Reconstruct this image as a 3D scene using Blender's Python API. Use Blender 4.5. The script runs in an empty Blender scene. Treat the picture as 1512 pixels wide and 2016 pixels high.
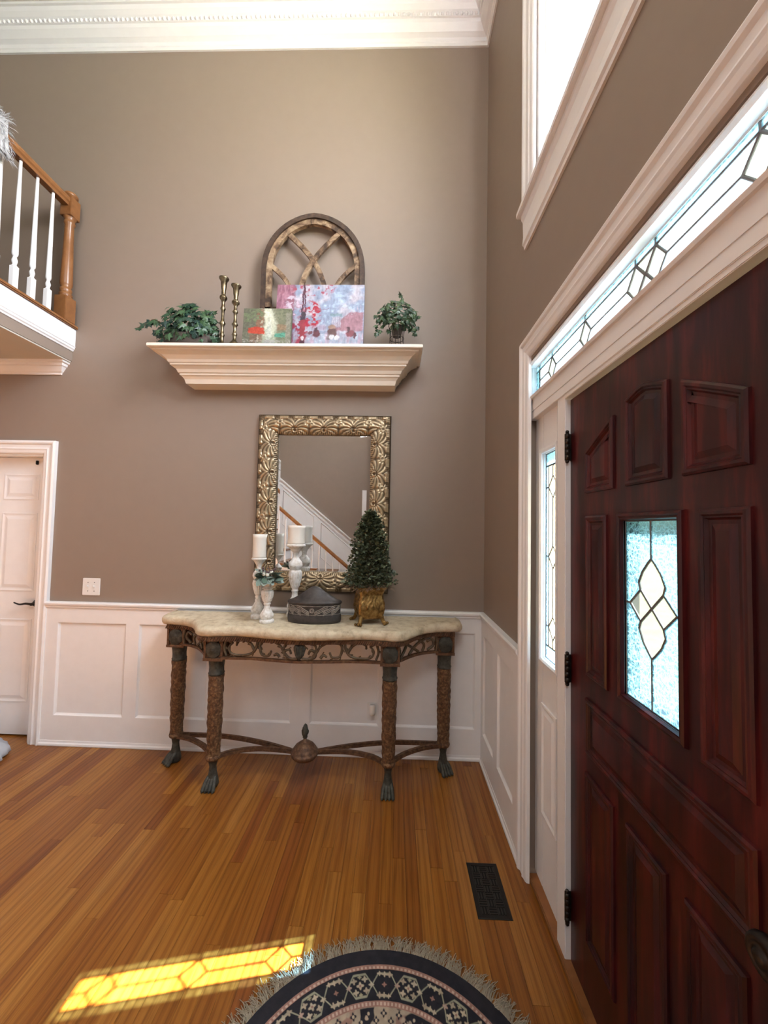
import bpy, bmesh, math, random
import numpy as np
from mathutils import Vector, Matrix, noise
random.seed(7)
PI = math.pi
S = bpy.context.scene
COL = S.collection

# ------------------------------------------------------------------ camera
cam_d = bpy.data.cameras.new('camera'); cam = bpy.data.objects.new('camera', cam_d); COL.objects.link(cam)
Rr = Vector((0.9994305, 0.02706837, 0.02014905)); Uu = Vector((-0.01900567, -0.04185351, 0.99894298)); Ff = Vector((-0.02788307, 0.99875702, 0.04131522))
M = Matrix((Rr, Uu, -Ff)).transposed().to_4x4(); M.translation = Vector((-0.6211, -2.60863, 1.54495))
cam.matrix_world = M
cam_d.sensor_fit = 'VERTICAL'; cam_d.sensor_height = 24.0; cam_d.lens = 739.5 / 2016 * 24.0
cam_d.clip_start = 0.02
S.camera = cam

# ------------------------------------------------------------------ world, sun, exposure
S.view_settings.view_transform = 'Standard'; S.view_settings.look = 'None'
S.view_settings.gamma = 1.0; S.view_settings.use_curve_mapping = False
S.view_settings.exposure = 1.98
w = bpy.data.worlds.new('sky'); S.world = w; w.use_nodes = True
wn = w.node_tree; wn.nodes.clear()
wo = wn.nodes.new('ShaderNodeOutputWorld'); wb = wn.nodes.new('ShaderNodeBackground'); ws = wn.nodes.new('ShaderNodeTexSky')
ws.sky_type = 'NISHITA'; ws.sun_disc = False
ws.sun_elevation = math.radians(47); ws.sun_rotation = math.radians(75); ws.air_density = 1.0; ws.dust_density = 4.0
wn.links.new(ws.outputs[0], wb.inputs[0]); wn.links.new(wb.outputs[0], wo.inputs[0])
wb.inputs[1].default_value = 0.36
sd = bpy.data.lights.new('sun', 'SUN'); sun = bpy.data.objects.new('sun', sd); COL.objects.link(sun)
sd.energy = 44.0; sd.angle = math.radians(0.35); sd.color = (1.0, 0.96, 0.90)
sun.location = (6, -1, 8)
sun.rotation_euler = Vector((-0.93, -0.19, -1.0)).to_track_quat('-Z', 'Y').to_euler()

def area(name, loc, rot, sx, sy, e, colr):
    l = bpy.data.lights.new(name, 'AREA'); l.shape = 'RECTANGLE'; l.size = sx; l.size_y = sy; l.energy = e; l.color = colr
    o = bpy.data.objects.new(name, l); COL.objects.link(o); o.location = loc; o.rotation_euler = rot
    return o
# area lamps: sky at the upper window, plus added rear and left fill
area('upper_window_daylight', (0.55, -1.62, 4.25), Vector((-1, -.1, -.40)).to_track_quat('-Z', 'Y').to_euler(), 1.6, 1.7, 76, (0.95, 0.96, 1.0))
area('upper_rear_fill', (-1.5, -4.40, 4.27), (math.radians(76), 0, math.radians(16)), 2.6, 1.25, 25, (0.97, 0.965, 0.97))  # added fill lamp, unseen, in front of the solid rear wall
area('left_fill', (-5.9, -2.4, 1.35), (math.radians(90), 0, math.radians(-90)), 3.2, 2.3, 4.5, (0.88, 0.94, 1.0))  # added weak fill lamp, unseen, in front of the left wall

# ------------------------------------------------------------------ materials
def new_mat(name):
    m = bpy.data.materials.new(name); m.use_nodes = True
    nt = m.node_tree; b = nt.nodes['Principled BSDF']
    return m, nt, b
def N(nt, t, **kw):
    n = nt.nodes.new(t)
    for k, v in kw.items(): setattr(n, k, v)
    return n
def ramp(nt, stops, src):
    r = N(nt, 'ShaderNodeValToRGB'); e = r.color_ramp.elements
    e[0].position = stops[0][0]; e[0].color = (*stops[0][1], 1)
    e[1].position = stops[-1][0]; e[1].color = (*stops[-1][1], 1)
    for p_, c in stops[1:-1]:
        x = e.new(p_); x.color = (*c, 1)
    nt.links.new(src, r.inputs[0]); return r.outputs[0]
def noise_tex(nt, scale, detail=4, rough=.55, vec=None, dist=0):
    n = N(nt, 'ShaderNodeTexNoise'); n.inputs['Scale'].default_value = scale; n.inputs['Detail'].default_value = detail
    n.inputs['Roughness'].default_value = rough; n.inputs['Distortion'].default_value = dist
    if vec is None:
        g = N(nt, 'ShaderNodeTexCoord'); vec = g.outputs['Object']
    nt.links.new(vec, n.inputs['Vector']); return n.outputs['Fac']
def bump(nt, b, h, strength=.2, dist=.002):
    n = N(nt, 'ShaderNodeBump'); n.inputs['Strength'].default_value = strength; n.inputs['Distance'].default_value = dist
    nt.links.new(h, n.inputs['Height']); nt.links.new(n.outputs[0], b.inputs['Normal'])
def mat_mottled(name, stops, scale=8, rough=.6, metal=0, bs=.2, bd=.002, bscale=None, detail=5, dist=0, spec=.5):
    m, nt, b = new_mat(name)
    f = noise_tex(nt, scale, detail, .6, dist=dist)
    nt.links.new(ramp(nt, stops, f), b.inputs['Base Color'])
    b.inputs['Roughness'].default_value = rough; b.inputs['Metallic'].default_value = metal
    b.inputs['Specular IOR Level'].default_value = spec
    if bs: bump(nt, b, noise_tex(nt, bscale or scale * 3, 4), bs, bd)
    return m
def flat(name, c, rough=.5, metal=0, bs=0, bscale=80, bd=.001):
    v = .02
    lo = tuple(x * (1 - v) for x in c); hi = tuple(min(1, x * (1 + v)) for x in c)
    return mat_mottled(name, [(.3, lo), (.7, hi)], 12, rough, metal, bs, bd, bscale)
def mat_attr(name, rough=.6, metal=0, attr='Col', bs=0, bscale=200, spec=.4):
    m, nt, b = new_mat(name)
    a = N(nt, 'ShaderNodeAttribute', attribute_name=attr)
    nt.links.new(a.outputs['Color'], b.inputs['Base Color'])
    b.inputs['Roughness'].default_value = rough; b.inputs['Metallic'].default_value = metal
    b.inputs['Specular IOR Level'].default_value = spec
    if bs: bump(nt, b, noise_tex(nt, bscale, 3), bs, .002)
    return m

HALL_DARK = flat('darkened_hall_wall', (.12, .095, .075), .6)  # left wall colour darkened to cut bounced light on the right wall
PAINT = flat('taupe_wall_paint', (.262, .205, .166), .55, 0, .03, 300)
WHITE = flat('white_trim_paint', (.82, .82, .83), .35, 0, .04, 120)
CREAM = flat('cream_shelf_paint', (.78, .71, .61), .4, 0, .05, 90)
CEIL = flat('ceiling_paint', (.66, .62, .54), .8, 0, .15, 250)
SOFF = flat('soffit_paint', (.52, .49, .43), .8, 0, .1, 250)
OAK = mat_mottled('oak_rail', [(.2, (.16, .062, .020)), (.55, (.25, .105, .036)), (.8, (.33, .155, .06))], 9, .3, 0, .1, .001, 60, dist=1)
BRONZE = mat_mottled('dark_bronze', [(.3, (.012, .010, .009)), (.7, (.06, .048, .04))], 25, .38, .8, .1, .001)
BRASS = mat_mottled('aged_brass', [(.3, (.08, .06, .035)), (.7, (.30, .235, .14))], 30, .34, 1, .05, .001)
TRAV = mat_mottled('travertine', [(.25, (.33, .26, .17)), (.45, (.56, .47, .33)), (.6, (.66, .58, .43)), (.8, (.5, .43, .31))], 22, .6, 0, .6, .004, 90, detail=8)
VERD = mat_mottled('verdigris_metal', [(.3, (.030, .027, .022)), (.55, (.072, .073, .060)), (.8, (.13, .13, .105))], 40, .6, .3, .6, .003, 120)
BARK = mat_mottled('antique_carved_brown', [(.3, (.045, .022, .012)), (.52, (.15, .075, .035)), (.7, (.30, .19, .09))], 70, .6, .2, .8, .004, 110, detail=8)
IRON = mat_mottled('rusty_brown_metal', [(.3, (.05, .024, .015)), (.55, (.14, .072, .038)), (.75, (.25, .15, .08))], 45, .6, .3, .5, .002, 140, detail=7)
SCROLL = mat_mottled('scroll_metal', [(.3, (.05, .035, .022)), (.55, (.13, .09, .055)), (.8, (.12, .12, .08))], 55, .6, .3, .5, .002, 140)
RUSTICW = mat_mottled('distressed_arch_wood', [(.38, (.045, .025, .014)), (.47, (.13, .075, .040)), (.56, (.27, .18, .105)), (.7, (.46, .35, .22))], 13, .65, 0, .6, .003, 60, detail=8, dist=.6)
DARKW = mat_mottled('dark_arch_wood', [(.35, (.022, .012, .008)), (.6, (.065, .036, .022)), (.85, (.16, .10, .06))], 20, .6, 0, .4, .003, 60)
DISTW = mat_mottled('distressed_white', [(.3, (.42, .36, .30)), (.42, (.66, .63, .58)), (.6, (.80, .79, .77)), (.8, (.74, .74, .76))], 50, .6, 0, .4, .002, 160, detail=8)
WAX = flat('ivory_wax', (.76, .73, .67), .5, 0, .1, 60)
BOXW = mat_mottled('carved_black_wood', [(.3, (.020, .016, .015)), (.7, (.060, .050, .047))], 30, .5, 0, .5, .002, 90)
BOXL = mat_mottled('carved_relief_grey', [(.3, (.13, .115, .10)), (.7, (.32, .28, .24))], 50, .55, 0, .3, .001, 120)
GOLDP = mat_mottled('old_gold_pot', [(.3, (.07, .035, .010)), (.5, (.26, .15, .045)), (.75, (.50, .33, .12))], 40, .38, .75, .6, .003, 120)
MOSS = flat('dried_moss', (.28, .20, .14), .9)
GLASSM = flat('mirror_glass', (.90, .92, .92), .01, 1)
LEAD = flat('lead_came', (.20, .20, .21), .45, .6)
VENT = flat('black_iron_register', (.012, .011, .010), .5, .3, .2, 90)
DARK = flat('dark_void', (.004, .004, .004), .9)
PLAST = flat('white_plastic', (.78, .78, .77), .35)
WIRE = flat('dark_brown_wire', (.05, .035, .028), .5, .5)
POT = flat('dark_basket', (.06, .045, .035), .8, 0, .5, 60)
PORC = flat('white_glazed_ceramic', (.66, .70, .74), .2)
BLANK = flat('pale_blue_grey_fabric', (.42, .45, .50), .95, 0, .5, 180)
STONE = flat('porch_stone', (.17, .16, .15), .85, 0, .3, 20)
LAWN = mat_mottled('lawn', [(.3, (.10, .13, .045)), (.7, (.25, .25, .11))], 3, .95, 0, .5, .02)
FUR = flat('white_grey_fur', (.48, .48, .50), .95)
SOCK = flat('socket_holes', (.08, .07, .06), .6)

def leafmat(name, a, b_):
    m, nt, b = new_mat(name)
    oi = N(nt, 'ShaderNodeObjectInfo'); g = N(nt, 'ShaderNodeNewGeometry')
    ad = N(nt, 'ShaderNodeMath', operation='ADD'); nt.links.new(oi.outputs['Random'], ad.inputs[0]); nt.links.new(g.outputs['Random Per Island'], ad.inputs[1])
    fr = N(nt, 'ShaderNodeMath', operation='FRACT'); nt.links.new(ad.outputs[0], fr.inputs[0])
    nt.links.new(ramp(nt, [(0, a), (1, b_)], fr.outputs[0]), b.inputs['Base Color'])
    b.inputs['Roughness'].default_value = .45
    return m
IVY = leafmat('ivy_leaf', (.006, .030, .026), (.045, .100, .038))
IVY2 = leafmat('small_ivy_leaf', (.010, .032, .015), (.050, .095, .036))
BOXLF = leafmat('boxwood_leaf', (.030, .042, .022), (.130, .155, .085))
SAGE = leafmat('sage_leaf', (.08, .14, .10), (.36, .44, .40))
STEM = flat('brown_stem', (.10, .07, .045), .8)

# varnished mahogany
m, nt, b = new_mat('varnished_mahogany'); MAHOG = m
tc = N(nt, 'ShaderNodeTexCoord'); mp = N(nt, 'ShaderNodeMapping'); mp.inputs['Scale'].default_value = (14, 14, 1.6)
nt.links.new(tc.outputs['Object'], mp.inputs[0])
f = noise_tex(nt, 1.6, 6, .6, mp.outputs[0], .4)
nt.links.new(ramp(nt, [(.3, (.012, .003, .004)), (.5, (.038, .005, .006)), (.64, (.085, .010, .010)), (.80, (.15, .019, .016))], f), b.inputs['Base Color'])
b.inputs['Roughness'].default_value = .33; b.inputs['Specular IOR Level'].default_value = .4
f2 = noise_tex(nt, 5, 5, .6, mp.outputs[0]); bump(nt, b, f2, .15, .001)

# oak floor boards
m, nt, b = new_mat('oak_floor'); FLOORM = m
tc = N(nt, 'ShaderNodeTexCoord'); oi = N(nt, 'ShaderNodeObjectInfo'); ge = N(nt, 'ShaderNodeNewGeometry')
ad = N(nt, 'ShaderNodeMath', operation='ADD'); nt.links.new(oi.outputs['Random'], ad.inputs[0]); nt.links.new(ge.outputs['Random Per Island'], ad.inputs[1])
fr = N(nt, 'ShaderNodeMath', operation='FRACT'); nt.links.new(ad.outputs[0], fr.inputs[0])
mu = N(nt, 'ShaderNodeMath', operation='MULTIPLY'); mu.inputs[1].default_value = 37.0; nt.links.new(fr.outputs[0], mu.inputs[0])
cb = N(nt, 'ShaderNodeCombineXYZ'); nt.links.new(mu.outputs[0], cb.inputs[0]); nt.links.new(mu.outputs[0], cb.inputs[1])
va = N(nt, 'ShaderNodeVectorMath', operation='ADD'); nt.links.new(tc.outputs['Object'], va.inputs[0]); nt.links.new(cb.outputs[0], va.inputs[1])
mp = N(nt, 'ShaderNodeMapping'); mp.inputs['Scale'].default_value = (9, .55, 1); nt.links.new(va.outputs[0], mp.inputs[0])
wv = N(nt, 'ShaderNodeTexWave'); wv.bands_direction = 'X'; wv.inputs['Scale'].default_value = 1.1; wv.inputs['Distortion'].default_value = 9.0
wv.inputs['Detail'].default_value = 3; wv.inputs['Detail Scale'].default_value = 1.0; nt.links.new(mp.outputs[0], wv.inputs[0])
mp2 = N(nt, 'ShaderNodeMapping'); mp2.inputs['Scale'].default_value = (170, 4, 1); nt.links.new(va.outputs[0], mp2.inputs[0])
fine = noise_tex(nt, 1.0, 4, .6, mp2.outputs[0])
base = ramp(nt, [(0, (.250, .085, .018)), (.2, (.355, .145, .027)), (.6, (.415, .185, .034)), (.9, (.480, .235, .052)), (1, (.300, .105, .024))], fr.outputs[0])
mx = N(nt, 'ShaderNodeMixRGB', blend_type='MULTIPLY'); mx.inputs[0].default_value = .75
nt.links.new(base, mx.inputs[1]); nt.links.new(ramp(nt, [(0, (.62, .52, .42)), (.30, (.90, .87, .83)), (1, (1, 1, 1))], wv.outputs['Fac']), mx.inputs[2])
mx2 = N(nt, 'ShaderNodeMixRGB', blend_type='MULTIPLY'); mx2.inputs[0].default_value = .6
dk = N(nt, 'ShaderNodeMixRGB', blend_type='MULTIPLY'); dk.inputs[0].default_value = 1; dk.inputs[2].default_value = (.80, .72, .66, 1); nt.links.new(mx.outputs[0], dk.inputs[1]); nt.links.new(dk.outputs[0], mx2.inputs[1]); nt.links.new(ramp(nt, [(.35, (.55, .48, .42)), (.55, (1, 1, 1))], fine), mx2.inputs[2])
nt.links.new(mx2.outputs[0], b.inputs['Base Color']); b.inputs['Roughness'].default_value = .30; b.inputs['Specular IOR Level'].default_value = .5
bump(nt, b, fine, .12, .0006)

# glass: clear part lets the sun through, textured part scatters it
def glass_mat(name, tint, scatter, scale=60, vein=True):
    m = bpy.data.materials.new(name); m.use_nodes = True; nt = m.node_tree; nt.nodes.clear()
    o = N(nt, 'ShaderNodeOutputMaterial'); tr = N(nt, 'ShaderNodeBsdfTransparent'); tl = N(nt, 'ShaderNodeBsdfTranslucent')
    gl = N(nt, 'ShaderNodeBsdfGlossy'); gl.inputs['Roughness'].default_value = .08
    tr.inputs[0].default_value = (*tint, 1); tl.inputs[0].default_value = (*[min(1, x * 1.0) for x in tint], 1)
    m1 = N(nt, 'ShaderNodeMixShader'); m2 = N(nt, 'ShaderNodeMixShader'); m2.inputs[0].default_value = .06
    tc = N(nt, 'ShaderNodeTexCoord')
    if vein:
        v = N(nt, 'ShaderNodeTexVoronoi', feature='DISTANCE_TO_EDGE'); v.inputs['Scale'].default_value = scale
        nz = N(nt, 'ShaderNodeTexNoise'); nz.inputs['Scale'].default_value = scale * .6; nt.links.new(tc.outputs['Object'], nz.inputs['Vector'])
        mxv = N(nt, 'ShaderNodeMixRGB'); mxv.inputs[0].default_value = .03; nt.links.new(tc.outputs['Object'], mxv.inputs[1]); nt.links.new(nz.outputs['Color'], mxv.inputs[2])
        nt.links.new(mxv.outputs[0], v.inputs['Vector'])
        r = N(nt, 'ShaderNodeMapRange'); r.inputs[1].default_value = 0; r.inputs[2].default_value = .16; r.inputs[3].default_value = scatter + .25; r.inputs[4].default_value = scatter - .10
        nt.links.new(v.outputs[0], r.inputs[0]); nt.links.new(r.outputs[0], m1.inputs[0])
    else: m1.inputs[0].default_value = scatter
    nt.links.new(tr.outputs[0], m1.inputs[1]); nt.links.new(tl.outputs[0], m1.inputs[2])
    nt.links.new(m1.outputs[0], m2.inputs[1]); nt.links.new(gl.outputs[0], m2.inputs[2]); nt.links.new(m2.outputs[0], o.inputs[0])
    return m
G_CLEAR = glass_mat('clear_glass', (.985, .99, .995), .01, vein=False)
G_LITE = glass_mat('clear_leaded_glass', (.50, .59, .64), .06, vein=False)
G_TEX = glass_mat('glue_chip_glass', (.21, .33, .385), .16, 70)
G_BEV = glass_mat('bevelled_glass', (.34, .37, .36), .04, vein=False)
G_BLUE = glass_mat('pale_blue_water_glass', (.30, .44, .54), .34, 50)
G_WARM = glass_mat('milky_cream_glass', (.80, .78, .66), .04, vein=False)

# ------------------------------------------------------------------ mesh building
class MB:
    def __init__(s): s.v = []; s.f = []; s.sm = []; s.c = None
    def add(s, vs, fs, smooth=False):
        n = len(s.v); s.v += [tuple(v) for v in vs]; s.f += [tuple(i + n for i in f) for f in fs]; s.sm += [smooth] * len(fs); return s
    def box(s, a, b_, bev=0):
        x0, x1 = sorted((a[0], b_[0])); y0, y1 = sorted((a[1], b_[1])); z0, z1 = sorted((a[2], b_[2]))
        if not bev:
            vs = [(x, y, z) for z in (z0, z1) for x, y in ((x0, y0), (x1, y0), (x1, y1), (x0, y1))]
            return s.add(vs, [(3, 2, 1, 0), (4, 5, 6, 7), (0, 1, 5, 4), (1, 2, 6, 5), (2, 3, 7, 6), (3, 0, 4, 7)])
        bm = bmesh.new(); bmesh.ops.create_cube(bm, size=1)
        for v in bm.verts: v.co = Vector(((x0 + x1) / 2 + v.co.x * (x1 - x0), (y0 + y1) / 2 + v.co.y * (y1 - y0), (z0 + z1) / 2 + v.co.z * (z1 - z0)))
        bmesh.ops.bevel(bm, geom=bm.edges[:], offset=min(bev, .45 * min(x1 - x0, y1 - y0, z1 - z0)), segments=2, affect='EDGES')
        bm.verts.index_update(); s.add([v.co for v in bm.verts], [[v.index for v in f.verts] for f in bm.faces]); bm.free(); return s
    def grid(s, rows, close_u=False, close_v=False, caps=True, smooth=True):
        n = len(rows); k = len(rows[0]); vs = [p for r in rows for p in r]; fs = []
        for i in range(n if close_v else n - 1):
            for j in range(k if close_u else k - 1):
                a = i * k + j; b2 = i * k + (j + 1) % k; c = ((i + 1) % n) * k + (j + 1) % k; d = ((i + 1) % n) * k + j
                fs.append((a, b2, c, d))
        s.add(vs, fs, smooth)
        if close_u and caps and not close_v:
            s.add(rows[0], [tuple(range(k))[::-1]]); s.add(rows[-1], [tuple(range(k))])
        return s
    def lathe(s, prof, c=(0, 0, 0), n=24, sx=1, sy=1, rf=None):
        rows = []
        for r, z in prof:
            rows.append([(c[0] + sx * (r + (rf(2 * PI * j / n, z, r) if rf else 0)) * math.cos(2 * PI * j / n), c[1] + sy * (r + (rf(2 * PI * j / n, z, r) if rf else 0)) * math.sin(2 * PI * j / n), c[2] + z) for j in range(n)])
        return s.grid(rows, close_u=True)
    def tube(s, pts, r, n=8, flat_=None):
        pts = [Vector(p) for p in pts]; rows = []
        rr = r if callable(r) else (lambda t: r)
        up = None
        for i, p in enumerate(pts):
            t = (pts[min(i + 1, len(pts) - 1)] - pts[max(i - 1, 0)]).normalized()
            if up is None: up = Vector((0, 0, 1)) if abs(t.z) < .9 else Vector((1, 0, 0))
            a = t.cross(up)
            if a.length < 1e-5: a = t.cross(Vector((0, 1, 0)))
            a.normalize(); b2 = a.cross(t).normalized(); up = b2
            q = rr(i / max(1, len(pts) - 1))
            rows.append([p + a * math.cos(2 * PI * j / n) * q + b2 * math.sin(2 * PI * j / n) * q for j in range(n)])
        return s.grid(rows, close_u=True)
    def rect_sweep(s, pts, w_, h, up=Vector((0, 0, 1)), closed=False, off=0):
        pts = [Vector(p) for p in pts]; rows = []; n = len(pts)
        for i, p in enumerate(pts):
            t = (pts[(i + 1) % n if closed else min(i + 1, n - 1)] - pts[(i - 1) % n if closed else max(i - 1, 0)]).normalized()
            a = t.cross(up).normalized()
            rows.append([p + a * (off - w_ / 2) - up * h / 2, p + a * (off + w_ / 2) - up * h / 2, p + a * (off + w_ / 2) + up * h / 2, p + a * (off - w_ / 2) + up * h / 2])
        return s.grid(rows, close_u=True, close_v=closed, smooth=False)
    def ball(s, c, r, n=10, sc=(1, 1, 1)):
        rows = [[(c[0] + sc[0] * r * math.sin(PI * (i + .02) / (n + .04)) * math.cos(2 * PI * j / (n + 2)), c[1] + sc[1] * r * math.sin(PI * (i + .02) / (n + .04)) * math.sin(2 * PI * j / (n + 2)), c[2] + sc[2] * r * math.cos(PI * (i + .02) / (n + .04))) for j in range(n + 2)] for i in range(n + 1)]
        return s.grid(rows, close_u=True)
    def prism(s, poly, fn0, fn1):
        k = len(poly); a = [fn0(p) for p in poly]; b2 = [fn1(p) for p in poly]
        s.add(a + b2, [tuple(range(k))[::-1], tuple(range(k, 2 * k))] + [(i, (i + 1) % k, k + (i + 1) % k, k + i) for i in range(k)]); return s
    def move(s, f): s.v = [tuple(f(Vector(v))) for v in s.v]; return s
    def data(s, name, mat, colors=None):
        me = bpy.data.meshes.new(name); me.from_pydata(s.v, [], s.f); me.materials.append(mat)
        me.polygons.foreach_set('use_smooth', s.sm)
        if colors is not None:
            at = me.color_attributes.new('Col', 'FLOAT_COLOR', 'POINT')
            cc = np.ones((len(s.v), 4), dtype=np.float32); cc[:, :3] = colors; at.data.foreach_set('color', cc.ravel())
        bm = bmesh.new(); bm.from_mesh(me); bmesh.ops.recalc_face_normals(bm, faces=bm.faces); bm.to_mesh(me); bm.free()
        me.update(); return me
    def build(s, name, mat, parent=None, colors=None, loc=None):
        o = bpy.data.objects.new(name, s.data(name, mat, colors)); COL.objects.link(o)
        if loc is not None: o.location = loc
        if parent is not None: o.parent = parent; o.matrix_parent_inverse = parent.matrix_basis.inverted() if False else Matrix()
        return o
def tag(o, label=None, cat=None, group=None, kind=None):
    if label: o['label'] = label
    if cat: o['category'] = cat
    if group: o['group'] = group
    if kind: o['kind'] = kind
    return o
def thing(name, loc, label, cat, group=None, rz=0, kind=None):
    o = bpy.data.objects.new(name, None); COL.objects.link(o); o.location = loc; o.rotation_euler = (0, 0, rz); o.empty_display_size = .05
    return tag(o, label, cat, group, kind)
def copy_tree(o, parent=None):
    c = o.copy(); COL.objects.link(c); c.parent = parent
    for ch in list(o.children): copy_tree(ch, c)
    return c
def smooth_path(pts, n=8, closed=False):
    P = [Vector(p) for p in pts]; out = []; k = len(P)
    for i in range(k if closed else k - 1):
        if closed: p0, p1, p2, p3 = P[i - 1], P[i], P[(i + 1) % k], P[(i + 2) % k]
        else: p0, p1, p2, p3 = P[max(i - 1, 0)], P[i], P[i + 1], P[min(i + 2, k - 1)]
        for j in range(n):
            t = j / n
            out.append(.5 * ((2 * p1) + (p2 - p0) * t + (2 * p0 - 5 * p1 + 4 * p2 - p3) * t * t + (3 * p1 - p0 - 3 * p2 + p3) * t ** 3))
    if not closed: out.append(P[-1])
    return out
def offset_poly(poly, d):
    n = len(poly); out = []
    ar = sum(poly[i][0] * poly[(i + 1) % n][1] - poly[(i + 1) % n][0] * poly[i][1] for i in range(n)); sg = 1 if ar > 0 else -1
    for i in range(n):
        a = Vector(poly[i - 1][:2]); p_ = Vector(poly[i][:2]); c = Vector(poly[(i + 1) % n][:2])
        e1 = (p_ - a).normalized(); e2 = (c - p_).normalized()
        n1 = Vector((-e1.y, e1.x)) * sg; n2 = Vector((-e2.y, e2.x)) * sg
        nn = (n1 + n2); nn = nn / max(.25, nn.length_squared / 2) if nn.length > 1e-6 else n1
        out.append(tuple(p_ + nn * d))
    return out
def poly_profile(mb, poly, prof, mapf, cap=True):
    """nested rings of a polygon: prof = [(inset, height)], mapf(u, v, h) -> xyz"""
    rows = [[mapf(u, v, h) for u, v in (offset_poly(poly, i) if i else poly)] for i, h in prof]
    mb.grid(rows, close_u=True, caps=False, smooth=False)
    if cap: mb.add(rows[-1], [tuple(range(len(poly)))])
    return mb
def rect(u0, u1, v0, v1): return [(u0, v0), (u1, v0), (u1, v1), (u0, v1)]

def XW(x):   # map for things on the right wall: u = Y, v = Z, h = how far it stands out into the room
    return lambda u, v, h: (x - h, u, v)
def YW(y):   # same for the back wall
    return lambda u, v, h: (u, y - h, v)

# ================================================================== THE SETTING
H = 5.265
# back wall (Y = 0) with the closet door opening
DX0, DX1, DZ = -3.93, -3.135, 2.02
mb = MB(); mb.box((-6.0, 0, 0), (DX0, .14, H)); mb.box((DX1, 0, 0), (0.16, .14, H)); mb.box((DX0, 0, DZ), (DX1, .14, H))
tag(mb.build('wall_back', PAINT), 'tall taupe painted wall behind the console table', 'wall', kind='structure')
# right wall (X = 0) with the entry unit and the tall window above it
EY0, EY1, EZ = -.84, -2.40, 2.335
UY0, UY1, UZ0, UZ1 = -.94, -2.30, 3.20, 4.75
mb = MB()
mb.box((0, .14, -.02), (.16, EY0, H)); mb.box((0, EY1, -.02), (.16, -7.0, H))
mb.box((0, EY0, EZ), (.16, EY1, UZ0)); mb.box((0, EY0, UZ1), (.16, EY1, H))
mb.box((0, EY0, UZ0), (.16, UY0, UZ1)); mb.box((0, UY1, UZ0), (.16, EY1, UZ1))
tag(mb.build('wall_right', PAINT), 'taupe painted wall around the entry door and the tall window', 'wall', kind='structure')
mb = MB(); mb.box((-6.0, .14, 0), (-6.14, -7.0, H))
tag(mb.build('wall_left', HALL_DARK), 'unseen hall wall under the landing, darkened to cut bounce light', 'wall', kind='structure')
mb = MB(); mb.box((-1.02, -4.5, 0), (0, -4.64, H)); mb.box((-6.0, -4.5, 0), (-5.1, -4.64, H)); mb.box((-5.1, -4.5, 4.5), (-1.02, -4.64, H)); mb.box((-5.1, -4.5, 0), (-1.02, -4.64, 4.5))
WREAR = tag(mb.build('wall_rear', PAINT), 'taupe wall beside the staircase seen in the mirror', 'wall', kind='structure')
mb = MB(); mb.box((-6.14, .14, H), (.16, -7.0, H + .1))
tag(mb.build('ceiling', CEIL), 'off-white high ceiling of the entry hall', 'ceiling', kind='structure')

# floor: base slab and separate oak boards
mb = MB(); mb.box((-6.14, .95, -.12), (.16, -7.0, -.0135))
FL = tag(mb.build('floor', flat('subfloor', (.10, .06, .03), .9)), 'honey oak strip floor', 'floor', kind='structure')
pw = .0572; rest = MB(); nb = 0
rnd = random.Random(3)
for i in range(106):
    x1 = .03 - i * pw; x0 = x1 - pw + .0007
    y = 1.0 + rnd.random() * .8
    while y > -7.0:
        L = rnd.uniform(.45, 1.5); y0 = max(-7.0, y - L); ya = min(y, .14 if x1 > DX1 or x0 < DX0 else .9)
        if ya > y0 + .01:
            t = MB(); t.box((x0, ya, -.012), (x1, y0 + .0008, rnd.uniform(-.0003, .0003)), 0)
            vis = ya > -1.45 and y0 < .1 and x0 > -3.75
            if vis and nb < 295: t.build('floor_board', FLOORM, FL); nb += 1
            else: rest.add(t.v, t.f)
        y = y0
tag(rest.build('floor_boards', FLOORM, FL), kind='stuff')

# closet behind the left door is only a dark recess
mb = MB(); mb.box((-4.1, .9, 0), (-3.0, .95, 2.3)); mb.box((-4.15, .14, 0), (-4.1, .95, 2.3)); mb.box((-3.0, .14, 0), (-2.95, .95, 2.3)); mb.box((-4.15, .14, 2.3), (-2.95, .95, 2.34))
tag(mb.build('wall_closet', WHITE), 'closet walls behind the white left door', 'wall', kind='structure')

# ---- crown moulding (profile: projection from wall, height below the ceiling)
crown = [(.0, -.215), (.012, -.215), (.014, -.195), (.020, -.19), (.022, -.165), (.045, -.150), (.072, -.115), (.078, -.095), (.088, -.092), (.088, -.066), (.100, -.060), (.118, -.040), (.128, -.020), (.14, -.018), (.14, 0), (0, 0)]
mb = MB()
rows = []
for x_, f_ in ((-6.0, 0), (0, 1)): rows.append([(x_ - f_ * o, -o, H + z) for o, z in crown])
mb.grid(rows, close_u=True, smooth=False)
CRB = tag(mb.build('trim_1', WHITE), 'white crown moulding above the back wall', 'crown moulding', kind='structure')
mb = MB()
mb.grid([[(-o, -f_ * o - (1 - f_) * 7.0, H + z) for o, z in crown] for f_ in (1, 0)], close_u=True, smooth=False)
tag(mb.build('trim_2', WHITE), 'white crown moulding above the window wall', 'crown moulding', kind='structure')
mb = MB()
for i in range(150):
    x = -.11 - i * .034; mb.ball((x, -.0905, H - .079), .011, 5, (1, .8, 1.1))
tag(mb.build('beading', WHITE, CRB), kind='stuff')

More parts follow.
